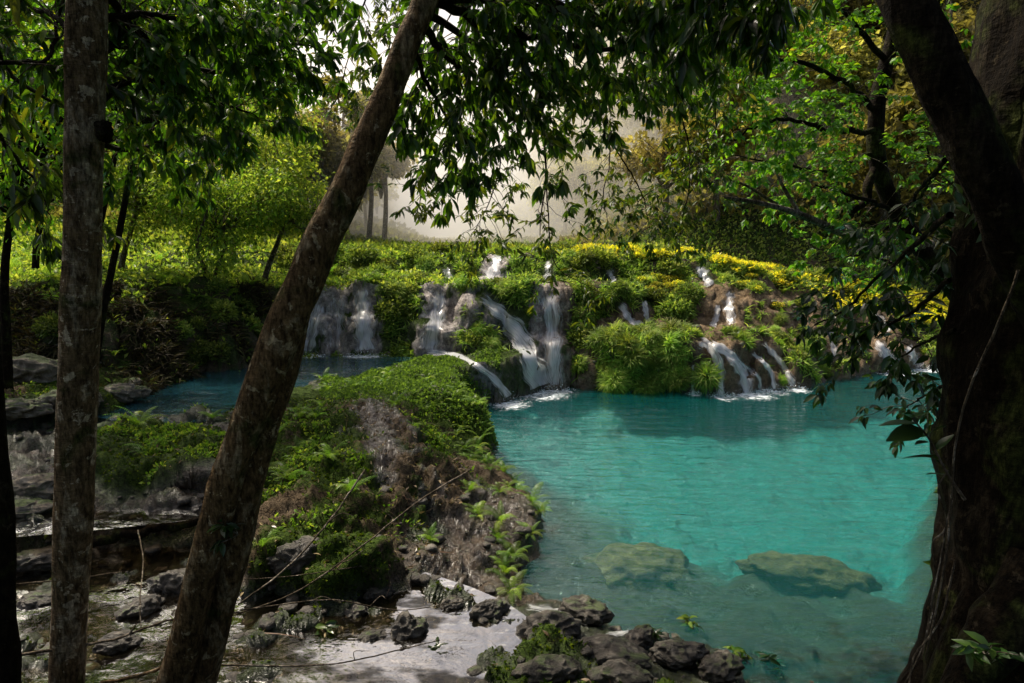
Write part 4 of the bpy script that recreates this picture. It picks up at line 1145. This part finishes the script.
for pts in ([(-.2, 4.4, 7.0), (.2, 2.6, 8.2), (.4, .4, 8.8), (.3, -2.6, 9)], [(-.2, 4.4, 6.9), (1.6, 3.4, 8.0), (2.6, 1.4, 8.6), (3, -1.8, 8.8)], [(-.2, 4.4, 7.4), (-.5, 6, 8.4), (-.6, 7.4, 8.8), (0, 9, 9)], [(-.2, 4.4, 7.4), (1, 6, 8.4), (2, 7, 8.8), (3.2, 7.6, 9)], [(-.2, 4.4, 7.2), (-1, 3.4, 8.6), (-1.6, 1.8, 9.2), (-3, -1, 9.4)]):
    bough(T2, m2, L2, np.array(pts), .05, .015, 19, rs, .25, 9, (.6, 1.2), .35)  # unseen boughs overhead with larger leaves, added to shade the foreground trunks
L2.to(m2, LEAF_BIG, rs, wide=1.15)
m2.build('crown', [M['canopy'], M['twig']], T2)

# fine leaved sprays hanging from a tall tree over the pool
rs = np.random.RandomState(53)
T6 = thing('tree', 'tree seen only as thin hanging sprays of small leaves over the falls', 'tree')
m6, L6 = MB(), Leaves()
for pts, r0, r1, nt_ in [
    ([(470, -330, 5.0), (560, -220, 6.2), (550, -60, 6.8), (540, 60, 7.0), (545, 150, 7.2), (540, 235, 7.4)], .05, .005, 18),
    ([(560, -220, 6.2), (500, -60, 6.8), (470, 80, 7.2), (440, 150, 7.4), (420, 200, 7.5)], .02, .005, 22),
    ([(545, -60, 6.8), (590, 60, 7.2), (610, 140, 7.5), (600, 215, 7.7)], .016, .005, 18),
    ([(560, -200, 6.2), (640, -20, 7.0), (670, 80, 7.4), (690, 160, 7.8), (680, 235, 8.0)], .018, .005, 26),
    ([(640, -20, 7.0), (700, 60, 7.4), (712, 140, 7.8), (640, 200, 8.0)], .014, .005, 24),
    ([(470, 80, 7.2), (500, 150, 7.4), (490, 200, 7.6), (470, 238, 7.7)], .012, .004, 16),
    ([(610, 140, 7.5), (640, 190, 7.7), (650, 230, 7.8)], .010, .004, 12),
    ([(470, -330, 5.0), (400, -100, 7.0), (362, 10, 7.5), (338, 95, 7.8)], .018, .005, 22),
    ([(470, -330, 5.0), (420, -60, 7.0), (392, 55, 7.4), (372, 120, 7.6)], .016, .005, 16),
    ([(545, 150, 7.2), (548, 210, 7.3), (556, 265, 7.4), (595, 290, 7.5)], .010, .003, 5)]:
    bough(T6, m6, L6, wl(pts), r0, r1, int(nt_*1.7), rs, .115, 7, (.25, .65), .35, ldroop=.16, from_=.3)
L6.to(m6, LEAF_MID, rs, wide=.8)
m6.build('crown', [M['spray'], M['twig']], T6)

# huge dark tree on the right
rs = np.random.RandomState(54)
T3 = thing('tree', 'huge dark mossy tree filling the picture edge, with a thick limb crossing its trunk', 'tree')
b3 = W(1064, 683, y=3.35)
P = np.array([[3.16, 3.4, .9], [3.16, 3.4, 1.5], [3.15, 3.4, 2.2], [3.14, 3.4, 3.0], [3.12, 3.4, 4.0], [3.09, 3.4, 5.0], [3.05, 3.42, 6.2], [2.98, 3.5, 8.0]])
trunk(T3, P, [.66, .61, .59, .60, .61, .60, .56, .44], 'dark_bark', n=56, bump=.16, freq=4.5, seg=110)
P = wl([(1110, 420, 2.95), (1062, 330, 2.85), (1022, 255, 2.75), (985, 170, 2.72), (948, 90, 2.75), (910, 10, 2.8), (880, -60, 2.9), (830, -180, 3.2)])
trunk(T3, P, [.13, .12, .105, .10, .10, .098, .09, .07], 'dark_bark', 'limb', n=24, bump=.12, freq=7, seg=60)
for pts, r in [([(1035, 560, 3.05), (1000, 630, 2.95), (968, 675, 2.9), (930, 750, 2.8)], [.12, .13, .10, .06]),
               ([(985, 590, 3.3), (962, 640, 3.3), (940, 690, 3.3), (915, 740, 3.3)], [.10, .10, .08, .05])]:
    trunk(T3, wl(pts), r, 'dark_bark', 'root', n=16, bump=.2, freq=7, seg=26)
m3, L3 = MB(), Leaves()
for pts, r0, r1, nt_ in [
    ([(950, 215, 3.1), (915, 245, 3.7), (880, 275, 4.2), (845, 310, 4.6), (815, 325, 4.9)], .018, .006, 16),
    ([(950, 280, 3.2), (915, 310, 3.8), (880, 330, 4.2), (850, 350, 4.5)], .014, .005, 13),
    ([(955, 330, 3.4), (920, 345, 4.0), (890, 365, 4.4)], .012, .004, 9),
    ([(955, 380, 3.6), (925, 395, 4.4), (905, 408, 5.0)], .012, .004, 9),
    ([(945, 160, 3.1), (920, 190, 3.8), (900, 215, 4.4), (880, 235, 4.8)], .014, .005, 10)]:
    bough(T3, m3, L3, wl(pts), r0, r1, nt_, rs, .105, 6, (.2, .45), .35, ldroop=.5)
L3.to(m3, LEAF_MID, rs)
m3.build('crown', [M['side'], M['twig']], T3)
m3b, L3b = MB(), Leaves()
for pts, r0, r1, nt_ in [
    ([(870, -90, 3.0), (820, -110, 3.6), (740, -70, 4.0), (690, -30, 4.2)], .04, .01, 10),
    ([(850, -100, 3.1), (800, -60, 3.8), (750, -10, 4.3), (700, 20, 4.7)], .03, .010, 16)]:
    bough(T3, m3b, L3b, wl(pts), r0, r1, nt_, rs, .165, 10, (.3, .7), .45)
for pts in ([(2.9, 3.5, 7.4), (3.4, 2.0, 8.2), (4.0, 0, 8.6), (4.4, -3, 8.6)], [(2.9, 3.5, 7.4), (4.8, 3.2, 8.2), (6.6, 2.2, 8.4), (8, .6, 8.4)], [(2.9, 3.5, 6.2), (3.2, 1.6, 5.8), (3.8, -.4, 5.6), (4.2, -2.6, 5.2)], [(2.9, 3.5, 7), (2.2, 3.8, 8), (1.2, 4, 8.6), (.2, 4.2, 8.9)], [(3.0, 3.4, 6.6), (2.4, 3, 7.4), (1.6, 2.8, 7.8), (1, 2, 8)], [(2.9, 3.5, 6.8), (2.2, 1.2, 7.2), (1.2, -1.4, 7.2), (0, -3.6, 7)]):
    bough(T3, m3b, L3b, np.array(pts), .06, .015, 24, rs, .25, 9, (.6, 1.2), .35)  # unseen crown above and behind the camera, added to block light on this trunk
L3b.to(m3b, LEAF_BIG, rs)
m3b.build('crown', [M['canopy'], M['twig']], T3)

# sunlit forked tree behind it
rs = np.random.RandomState(55)
T4 = thing('tree', 'sunlit tree with dark forked trunk and small bright green leaves over the falls', 'tree')
y4 = 10.5
P = np.array([[8.6, 10.7, .6], [8.3, 10.6, 2.0], [7.6, 10.6, 3.2], *wl([(915, 240, y4), (886, 190, y4), (876, 150, y4), (878, 100, y4), (890, 50, y4), (900, 0, y4), (905, -80, y4)])])
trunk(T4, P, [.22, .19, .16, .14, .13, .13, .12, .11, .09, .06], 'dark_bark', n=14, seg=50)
trunk(T4, wl([(877, 165, y4), (868, 185, y4-.1), (866, 200, y4-.15), (850, 213, y4-.3)]), [.08, .075, .07, .05], 'dark_bark', 'limb', n=10, seg=20)
trunk(T4, wl([(930, 245, y4), (880, 243, y4-.4), (840, 232, y4-.8), (800, 214, y4-1.1), (760, 203, y4-1.3), (722, 197, y4-1.5)]), [.09, .075, .06, .045, .035, .02], 'twig', 'limb', n=10, seg=36)
trunk(T4, wl([(800, 214, y4-1.1), (785, 190, y4-1.1), (775, 170, y4-1.1)]), [.03, .025, .012], 'twig', 'limb', n=8, seg=16)
trunk(T4, wl([(845, 233, y4-.8), (790, 212, y4-.6), (745, 185, y4-.5), (718, 178, y4-.5)]), [.035, .03, .02, .01], 'twig', 'limb', n=8, seg=20)
m4, L4 = MB(), Leaves()
for pts, r0, r1, nt_ in [
    ([(878, 110, y4), (840, 80, y4-.4), (790, 60, y4-.8), (740, 60, y4-1.2), (710, 80, y4-1.4)], .05, .012, 34),
    ([(878, 130, y4), (830, 130, y4-.6), (780, 120, y4-1), (730, 140, y4-1.3)], .05, .012, 34),
    ([(886, 60, y4), (850, 20, y4-.6), (800, -10, y4-1), (740, 10, y4-1.4), (700, 30, y4-1.6)], .05, .012, 36),
    ([(890, 40, y4), (930, 10, y4-.5), (960, -20, y4-1)], .05, .012, 14),
    ([(876, 150, y4), (830, 170, y4-.3), (790, 165, y4-.5), (735, 155, y4-.6)], .04, .010, 28),
    ([(895, 210, y4), (850, 195, y4-.6), (815, 185, y4-.8)], .04, .010, 14),
    ([(900, 220, y4), (930, 180, y4-.8), (925, 140, y4-1)], .03, .010, 14),
    ([(900, 0, y4), (860, -50, y4-.4), (800, -70, y4-.7), (730, -60, y4-.9)], .05, .012, 22),
    ([(925, 240, y4), (895, 262, y4-.4), (865, 255, y4-.6), (820, 262, y4-.8)], .03, .008, 16)]:
    bough(T4, m4, L4, wl(pts), r0, r1, int(nt_*1.7), rs, .125, 10, (.35, 1.05), .25, ldroop=.4, up=.2)
L4.to(m4, LEAF_SML, rs, rnd=lambda P, r: np.clip(r.rand(len(P))*.9+(r.rand(len(P)) > .95)*.3, 0, 1))
m4.build('crown', [M['green'], M['twig']], T4)

# generic young and middle trees
def blob_tree(label, base, top, blobs, n, size, mat, tpl, rs, r0=.07, bark='twig', group=None, stems=1, name='tree', hang=.35, ncl=7, local=False):
    base = np.asarray(base, float)
    t = thing(name, label, 'tree', (0, 0, 0), group)
    for s in range(stems):
        off = rs.normal(size=3)*np.array([.12, .12, 0])*(stems > 1)
        tp = np.asarray(top)+rs.normal(size=3)*np.array([.4, .4, .1])*(stems > 1)
        mid = (base+tp)/2+rs.normal(size=3)*np.array([.12, .12, 0])
        trunk(t, np.array([base+off-[0, 0, .2], (base+off)*.6+mid*.4, mid, tp]), [r0*1.2, r0, r0*.8, r0*.5], bark, n=8, seg=20, bump=.1, freq=6)
    mb, L = MB(), Leaves()
    tot = sum(r[0]*r[1]*r[2] if np.ndim(r) else r**3 for _, r in blobs)
    for c, r in blobs:
        r3 = np.broadcast_to(np.asarray(r, float), 3); c = np.asarray(c, float)
        k = int(n*np.prod(r3)/tot/ncl)
        d = norm(rs.normal(size=(k, 3))); rad = rs.uniform(.3, 1, k)**.5*(1+.35*perlin(d*1.6+c))
        Q = c+d*rad[:, None]*r3
        for i in range(min(10, k)):
            j = rs.randint(k)
            st = np.asarray(top)*.7+base*.3
            V, F = tube(spline([st, (st+Q[j])/2+rs.normal(size=3)*.1+[0, 0, .1], Q[j]], 8), np.linspace(r0*.45, r0*.1, 8), 5, cap=False)
            mb.add(V, F, 1, .5)
        a = rs.normal(size=(k, ncl, 3))
        D = norm(a+d[:, None]*.6-np.array([0, 0, hang*1.4]))
        PP = np.repeat(Q[:, None], ncl, 1)+rs.normal(size=(k, ncl, 3))*size*.9
        L.add(PP.reshape(-1, 3), D.reshape(-1, 3), size*rs.uniform(.6, 1.2, k*ncl))
    L.to(mb, tpl, rs)
    mb.build('crown', [M[mat], M[bark]], t, smooth=False)
    return t
rs = np.random.RandomState(56)
def gpt(px, y):
    x = (px-512)/FPX*y
    return drop(x, y)[0]
for lab, bpx, by, tops, sz, n, st in [
    ('young lime green tree with several thin stems on top of the bank', 205, 17.6, [((225, 215), 1.35), ((185, 190), 1.1), ((262, 195), 1.1), ((215, 250), .8)], .15, 7500, 3),
    ('bright bushy young tree touching the leaning trunk', 262, 19.0, [((290, 200), 1.3), ((275, 150), 1.3), ((318, 225), .8)], .15, 6500, 1),
    ('small sunlit tree behind the slim pale trunk', 120, 18.0, [((150, 175), 1.3), ((120, 215), 1.2), ((170, 140), 1.0)], .15, 6000, 1),
    ('taller leafy tree with sunlit crown between the two trunks', 235, 22.0, [((225, 120), 2.0), ((190, 95), 1.7), ((275, 115), 1.6)], .17, 7500, 1)]:
    bp = gpt(bpx, by)
    bl = [(W(c[0], c[1], y=by+rs.uniform(-.6, .6)), (r, r, r*.8)) for c, r in tops]
    blob_tree(lab, bp, np.mean([b_[0] for b_ in bl], 0), bl, n, sz, 'lime', LEAF_SML, rs, .05 if st > 1 else .08, stems=st, hang=.5)
for lab, bpx, by, tops, sz, n in [
    ('shaded leafy tree behind the crooked trunk at the picture edge', -4, 11.0, [((20, 130), 1.3), ((50, 60), 1.2), ((0, 200), .9)], .15, 4200),
    ('tall leafy tree whose high crown fills the gap between the two trunks', 84, 15.0, [((225, 45), 1.9), ((150, 15), 1.8), ((85, 55), 1.6), ((15, 25), 1.7), ((265, -5), 1.2)], .16, 9500),
    ('dark tree with dangling branches between slim trunk and picture edge', 36, 16.0, [((45, 160), 1.1), ((30, 90), 1.5), ((-20, 130), 1.4)], .15, 4600),
    ('tall shaded tree with its crown behind the slim pale trunk', 84, 13.0, [((150, 60), 1.5), ((190, 20), 1.6), ((110, 90), 1.2)], .15, 5200)]:
    bp = gpt(bpx, by)
    bl = [(W(c[0], c[1], y=by+rs.uniform(-.6, .6)), (r, r, r*.8)) for c, r in tops]
    blob_tree(lab, bp, np.mean([b_[0] for b_ in bl], 0), bl, n, sz, 'green', LEAF_SML, rs, .08, 'dark_bark', hang=.5)

# forest on the slopes
def hill_proto(seed, kind):
    r = np.random.RandomState(seed); b, L = MB(), Leaves()
    h = {'broad': 5.5, 'tall': 8.5, 'bare': 6}[kind]
    tp = np.array([r.normal()*.3, r.normal()*.3, h])
    V, F = tube(spline([[0, 0, -1.2], [r.normal()*.2, r.normal()*.2, h*.4], tp], 10), np.linspace(.20, .06, 10), 7)
    b.add(V, F, 1, .5)
    nb = {'broad': 7, 'tall': 7, 'bare': 6}[kind]
    for k in range(nb):
        a = r.rand()*6.28
        if kind == 'tall': c = np.array([math.cos(a)*.9, math.sin(a)*.9, h*r.uniform(.5, 1.02)]); rr = r.uniform(.7, 1.2)
        else: c = np.array([math.cos(a)*1.7, math.sin(a)*1.7, h*r.uniform(.45, .98)]); rr = r.uniform(1.1, 1.9)
        V, F = tube(spline([[0, 0, c[2]*.6], c*.5+[0, 0, c[2]*.4], c], 6), np.linspace(.08, .03, 6), 5, cap=False)
        b.add(V, F, 1, .5)
        n = {'broad': 420, 'tall': 300, 'bare': 60}[kind]
        d = norm(r.normal(size=(n, 3))); rad = r.uniform(.35, 1, n)**.5*(1+.4*perlin(d*1.7+seed))
        Q = c+d*(rad*rr)[:, None]*np.array([1, 1, .7])
        L.add(Q, norm(r.normal(size=(n, 3))+d*.5-[0, 0, .4]), r.uniform(.2, .48, n))
        if kind == 'bare':
            for j in range(7):
                V, F = tube(np.array([c*.8, c*.9+r.normal(size=3)*.3, c+r.normal(size=3)*.8]), [.03, .02, .008], 4, cap=False)
                b.add(V, F, 1, .5)
    L.to(b, LEAF_CARD, r)
    return b
def hill_tree(kind, seed):
    b = hill_proto(seed, kind)
    t = bpy.data.objects.new('tree', None); C.objects.link(t)
    o = b.build('crown', [M['hill'], M['twig']], t, smooth=False)
    return t
HP = [hill_tree(k, s_) for k, s_ in (('broad', 1), ('broad', 2), ('broad', 3), ('tall', 4), ('tall', 5), ('bare', 6), ('bare', 7))]
rs = np.random.RandomState(57)
used = [False]*len(HP)
def plant(p, which, sc_, label, group):
    o = HP[which] if not used[which] else copy_tree(HP[which])
    used[which] = True
    o.location = p; o.scale = (sc_*rs.uniform(.85, 1.15), sc_*rs.uniform(.85, 1.15), sc_); o.rotation_euler = (0, 0, rs.rand()*6.28)
    tag(o, label, 'tree', group)
hillm = (GY > 30)*(GY < 95)*(PXg > 560)*(PXg < 1060)*ss(29, 33, GY)
P, N = scatter(hillm/np.maximum(GY, 20)**.8, 150, rs)
for p in P: plant(p, rs.choice(7, p=[.2, .2, .15, .1, .1, .13, .12]), rs.uniform(.7, 1.15), 'dull green tree on the steep slope behind the yellow flowers', 'trees on the steep slope')
leftm = (GY > 31)*(GY < 70)*(PXg > -60)*(PXg < 345)
P, N = scatter(leftm/np.maximum(GY, 20)**.8, 80, rs)
for p in P: plant(p, rs.choice(5), rs.uniform(.7, 1.2), 'shaded forest tree on the slope beyond the bank', 'forest trees beyond the bank')
midm = (GY > 46)*(GY < 110)*(PXg > 345)*(PXg < 590)
P, N = scatter(midm/np.maximum(GY, 20)**.8*ss(340, 360, PXg)*(1-.999*ss(380, 392, PXg)*ss(548, 530, PXg))*ss(.0, .01, np.where((PXg > 385)*(PXg < 535), 0., 1.)), 40, rs)
for p in P: plant(p, rs.choice(5), rs.uniform(.8, 1.4), 'pale tree dissolving in bright mist up the valley', 'trees in the mist')
for px, y in ((368, 34), (384, 37), (352, 36)):
    plant(gpt(px, y), 4, rs.uniform(.85, 1.05), 'tall thin hazy tree in the gap right of the leaning trunk', 'tall hazy trees in the gap')
cover('hill_undergrowth', hillm.astype(float)/np.maximum(GY, 20), 34000, LEAF_CARD, (.25, .6), 'hill', rs, 1, .7, -.2)
cover('hill_undergrowth', (leftm+midm)/np.maximum(GY, 20)**1.5, 24000, LEAF_CARD, (.25, .7), 'hill', rs, 1, .7, -.2)

# ------------------------------------------------------------------ sticks, vines, small plants
rs = np.random.RandomState(58)
def stick(pts, r0, r1, label, mat='stick', name='stick', kinds=None, subs=()):
    if name == 'stick': r0, r1 = r0*.62, r1*.62
    Q = spline(wl(pts) if len(pts[0]) == 3 else pts, 24)
    Q[1:-1] += rs.normal(size=(22, 3))*r0*.25
    b = MB(); V, F = tube(Q, np.linspace(r0, r1, 24), 7, .15, 12); b.add(V, F, 0, .5)
    for i, d, l in subs:
        V, F = tube(spline([Q[i], Q[i]+np.array(d)*l*.5+rs.normal(size=3)*.03, Q[i]+np.array(d)*l], 8), np.linspace(r1*1.1, r1*.4, 8), 5); b.add(V, F, 0, .5)
    o = b.build(name, M[mat]); return tag(o, label, name)
stick([(470, 470, 6.6), (420, 500, 6.3), (370, 540, 5.7), (300, 590, 5.2), (235, 615, 4.8)], .016, .010, 'long thin grey stick reaching from the bank down to the leaning trunk', subs=[(4, (.5, .2, .3), .35), (9, (-.4, .1, .4), .3), (14, (.5, .1, .25), .4)])
stick([(365, 470, 6.2), (330, 520, 5.7), (290, 565, 5.3), (238, 605, 4.9)], .018, .011, 'dark curved stick lying over the mossy boulder', 'twig', subs=[(8, (.6, .1, .1), .4)])
stick([(240, 610, 4.6), (330, 600, 5.0), (400, 610, 5.2), (470, 600, 5.5)], .010, .006, 'thin twig spanning the bright film of the stream', subs=[(6, (.5, .1, -.1), .4), (12, (.4, 0, .2), .35)])
stick([(20, 655, 4.0), (110, 640, 4.3), (170, 620, 4.4), (240, 612, 4.7)], .018, .012, 'brown fallen branch laid across the stream behind both trunks', subs=[(10, (.3, 0, .4), .3)])
stick([(215, 665, 4.3), (330, 664, 4.5), (440, 640, 4.9)], .012, .007, 'dark straight twig close to the water below the leaning trunk', 'twig', subs=[(14, (.4, .1, .2), .3)])
stick([(10, 585, 4.6), (60, 580, 4.9), (120, 572, 5.2)], .012, .008, 'short pale stick floating behind the slim pale trunk')
stick([(100, 683, 4.0), (160, 668, 4.15), (170, 640, 4.2), (185, 620, 4.3)], .022, .014, 'bent brown root like stick at the foot of the leaning trunk', 'lean_bark')
stick([(138, 530, 6.0), (143, 560, 5.6), (140, 600, 5.1), (141, 630, 4.9)], .010, .008, 'upright dead twig standing in the rippling stream', 'twig')
stick([(400, 560, 6.3), (300, 575, 5.5), (235, 580, 5.0)], .009, .005, 'hair thin twig parallel to the bank edge', subs=[(8, (-.3, 0, .3), .25)])
stick([(60, 548, 6.6), (110, 538, 6.7), (160, 528, 6.9), (200, 520, 7.0)], .06, .05, 'mossy log forming part of the stream rim', 'dark_bark', 'log')
for pts, r, lab in [
    ([(1018, 270, 2.6), (1000, 320, 2.65), (975, 375, 2.7), (958, 430, 2.75), (952, 480, 2.78), (945, 560, 2.8), (925, 660, 2.75)], .006, 'long pale vine sagging along the huge dark trunk'),
    ([(948, 470, 3.0), (938, 490, 2.98), (946, 520, 2.98), (940, 560, 2.98), (930, 610, 2.95), (922, 660, 2.9)], .004, 'thin dark vine dangling beside the huge trunk over the water'),
    ([(952, 500, 3.1), (944, 530, 3.1), (932, 545, 3.1), (936, 590, 3.1), (925, 640, 3.05), (905, 683, 3.0)], .004, 'wiry looping vine nearest the water beside the huge trunk'),
    ([(955, 560, 2.9), (940, 620, 2.85), (915, 655, 2.8), (908, 690, 2.75)], .005, 'short rootlike vine at the flared foot of the huge trunk')]:
    stick(pts, r, r*.7, lab, 'twig', 'vine')
E = thing('epiphyte', 'young plant with dark oval leaves sprouting sideways from the huge trunk', 'plant')
stem = spline(wl([(965, 500, 2.95), (945, 470, 3.0), (930, 440, 3.05), (912, 418, 3.1)]), 12)
b = MB(); V, F = tube(stem, np.linspace(.008, .004, 12), 6); b.add(V, F, 0, .5); b.build('stem', M['twig'], E)
for i, (px, py, s_) in zip((11, 11, 10, 9, 8, 7, 6, 5, 4, 3), [(905, 410, .12), (932, 408, .11), (878, 420, .11), (890, 436, .13), (940, 425, .13), (915, 440, .13), (945, 440, .12), (900, 452, .11), (935, 455, .11), (925, 470, .10)]):
    d = W(px, py, y=3.05+rs.uniform(-.1, .1))-stem[i]
    V, F = inst(LEAF_BIG[0]*np.array([1.35, 1, .6]), LEAF_BIG[1], stem[i][None], frames(norm(d)[None], None, np.array([rs.normal()*.4])), np.array([max(np.linalg.norm(d), s_)*.95]))
    mk('leaf', V, F, M['side'], E, {'rnd': np.full(len(V), rs.uniform(.2, .7))})
for px, py, yv, s_, lab in [(238, 535, 3.93, .10, 'small leafy rosette growing on the second stem of the leaning tree'), (322, 640, 5.0, .13, 'grey green leafy seedling beside the thin stream'), (650, 640, 5.2, .11, 'cluster of round dark leaves on the low bank'), (690, 628, 5.6, .10, 'bright leafy sprig at the top of the low bank'), (775, 672, 4.5, .13, 'broad leaved plant at the low bank end by the water'), (430, 655, 4.8, .11, 'dark leafy seedling behind the pitted grey rock'), (985, 655, 2.55, .09, 'small sprout on the root of the huge trunk'), (735, 655, 5.1, .10, 'fresh sprout next to the dark rock at the low bank end')]:
    p = W(px, py, y=yv)
    q, n_ = hit(px, py)
    if q is not None and abs(q[1]-yv) < 1.6 and px not in (238, 985): p = q
    L = Leaves(); b = MB()
    for k in range(5):
        d = norm(rs.normal(size=3)+np.array([0, -.3, 1.6]))
        e = p+d*s_*rs.uniform(.6, 1.5)
        V, F = tube(np.array([p, (p+e)/2+rs.normal(size=3)*.01, e]), [.004, .003, .002], 5); b.add(V, F, 1, .5)
        cluster(L, e, d, 5, s_, rs, .4)
    L.to(b, LEAF_MID, rs)
    tag(b.build('seedling', [M['side'] if px not in (690, 735) else M['fern'], M['twig']]), lab, 'plant')

# ------------------------------------------------------------------ mist up the valley
V = IV*np.array([38, 33, 17])+np.array([-1, 62, 6])
t = bpy.data.materials.new('valley_mist'); t.use_nodes = True; t.node_tree.nodes.clear()
vo = t.node_tree.nodes.new('ShaderNodeOutputMaterial'); vs = t.node_tree.nodes.new('ShaderNodeVolumeScatter')
vs.inputs['Color'].default_value = (1, .95, .82, 1); vs.inputs['Density'].default_value = .030; vs.inputs['Anisotropy'].default_value = .45
t.node_tree.links.new(vs.outputs[0], vo.inputs['Volume'])
mist = mk('mist', V, IF, t); mist['kind'] = 'stuff'

# ------------------------------------------------------------------ light and camera
SUN_EL, SUN_AZ = math.radians(54), math.radians(-42)      # height, and bearing from straight ahead (negative = left)
w = bpy.data.worlds.new('World'); bpy.context.scene.world = w
w.use_nodes = True
nt = w.node_tree; nt.nodes.clear()
sky = nt.nodes.new('ShaderNodeTexSky'); sky.sky_type = 'NISHITA'; sky.sun_disc = False
sky.sun_elevation = SUN_EL; sky.sun_rotation = SUN_AZ; sky.dust_density = 9.0; sky.air_density = 1.0
bg = nt.nodes.new('ShaderNodeBackground'); bg.inputs['Strength'].default_value = .15
wo = nt.nodes.new('ShaderNodeOutputWorld')
nt.links.new(sky.outputs[0], bg.inputs[0]); nt.links.new(bg.outputs[0], wo.inputs[0])
sl = bpy.data.lights.new('sun', 'SUN'); sl.energy = 5.0; sl.angle = math.radians(.6); sl.color = (1, .91, .76)
so = bpy.data.objects.new('sun', sl); C.objects.link(so)
sd = Vector((math.sin(SUN_AZ)*math.cos(SUN_EL), math.cos(SUN_AZ)*math.cos(SUN_EL), math.sin(SUN_EL)))
so.rotation_euler = sd.to_track_quat('Z', 'Y').to_euler(); so.location = sd*60
so['kind'] = 'helper'
cam = bpy.data.cameras.new('camera'); cam.sensor_width = 36; cam.lens = FPX*36/1024; cam.clip_end = 1000; cam.clip_start = .05
co = bpy.data.objects.new('camera', cam); C.objects.link(co)
co.location = (0, 0, CAMZ); co.rotation_euler = (math.pi/2-TH, 0, 0)
sc = bpy.context.scene; sc.camera = co
sc.render.engine = 'CYCLES'
sc.view_settings.view_transform = 'Standard'; sc.view_settings.look = 'None'; sc.view_settings.exposure = 0
cy = sc.cycles
cy.max_bounces = 9; cy.diffuse_bounces = 3; cy.glossy_bounces = 3; cy.transmission_bounces = 4; cy.transparent_max_bounces = 16; cy.volume_bounces = 5
cy.sample_clamp_indirect = 8; cy.caustics_reflective = False; cy.caustics_refractive = False
cy.use_denoising = True
try: cy.denoiser = 'OPENIMAGEDENOISE'
except Exception: pass
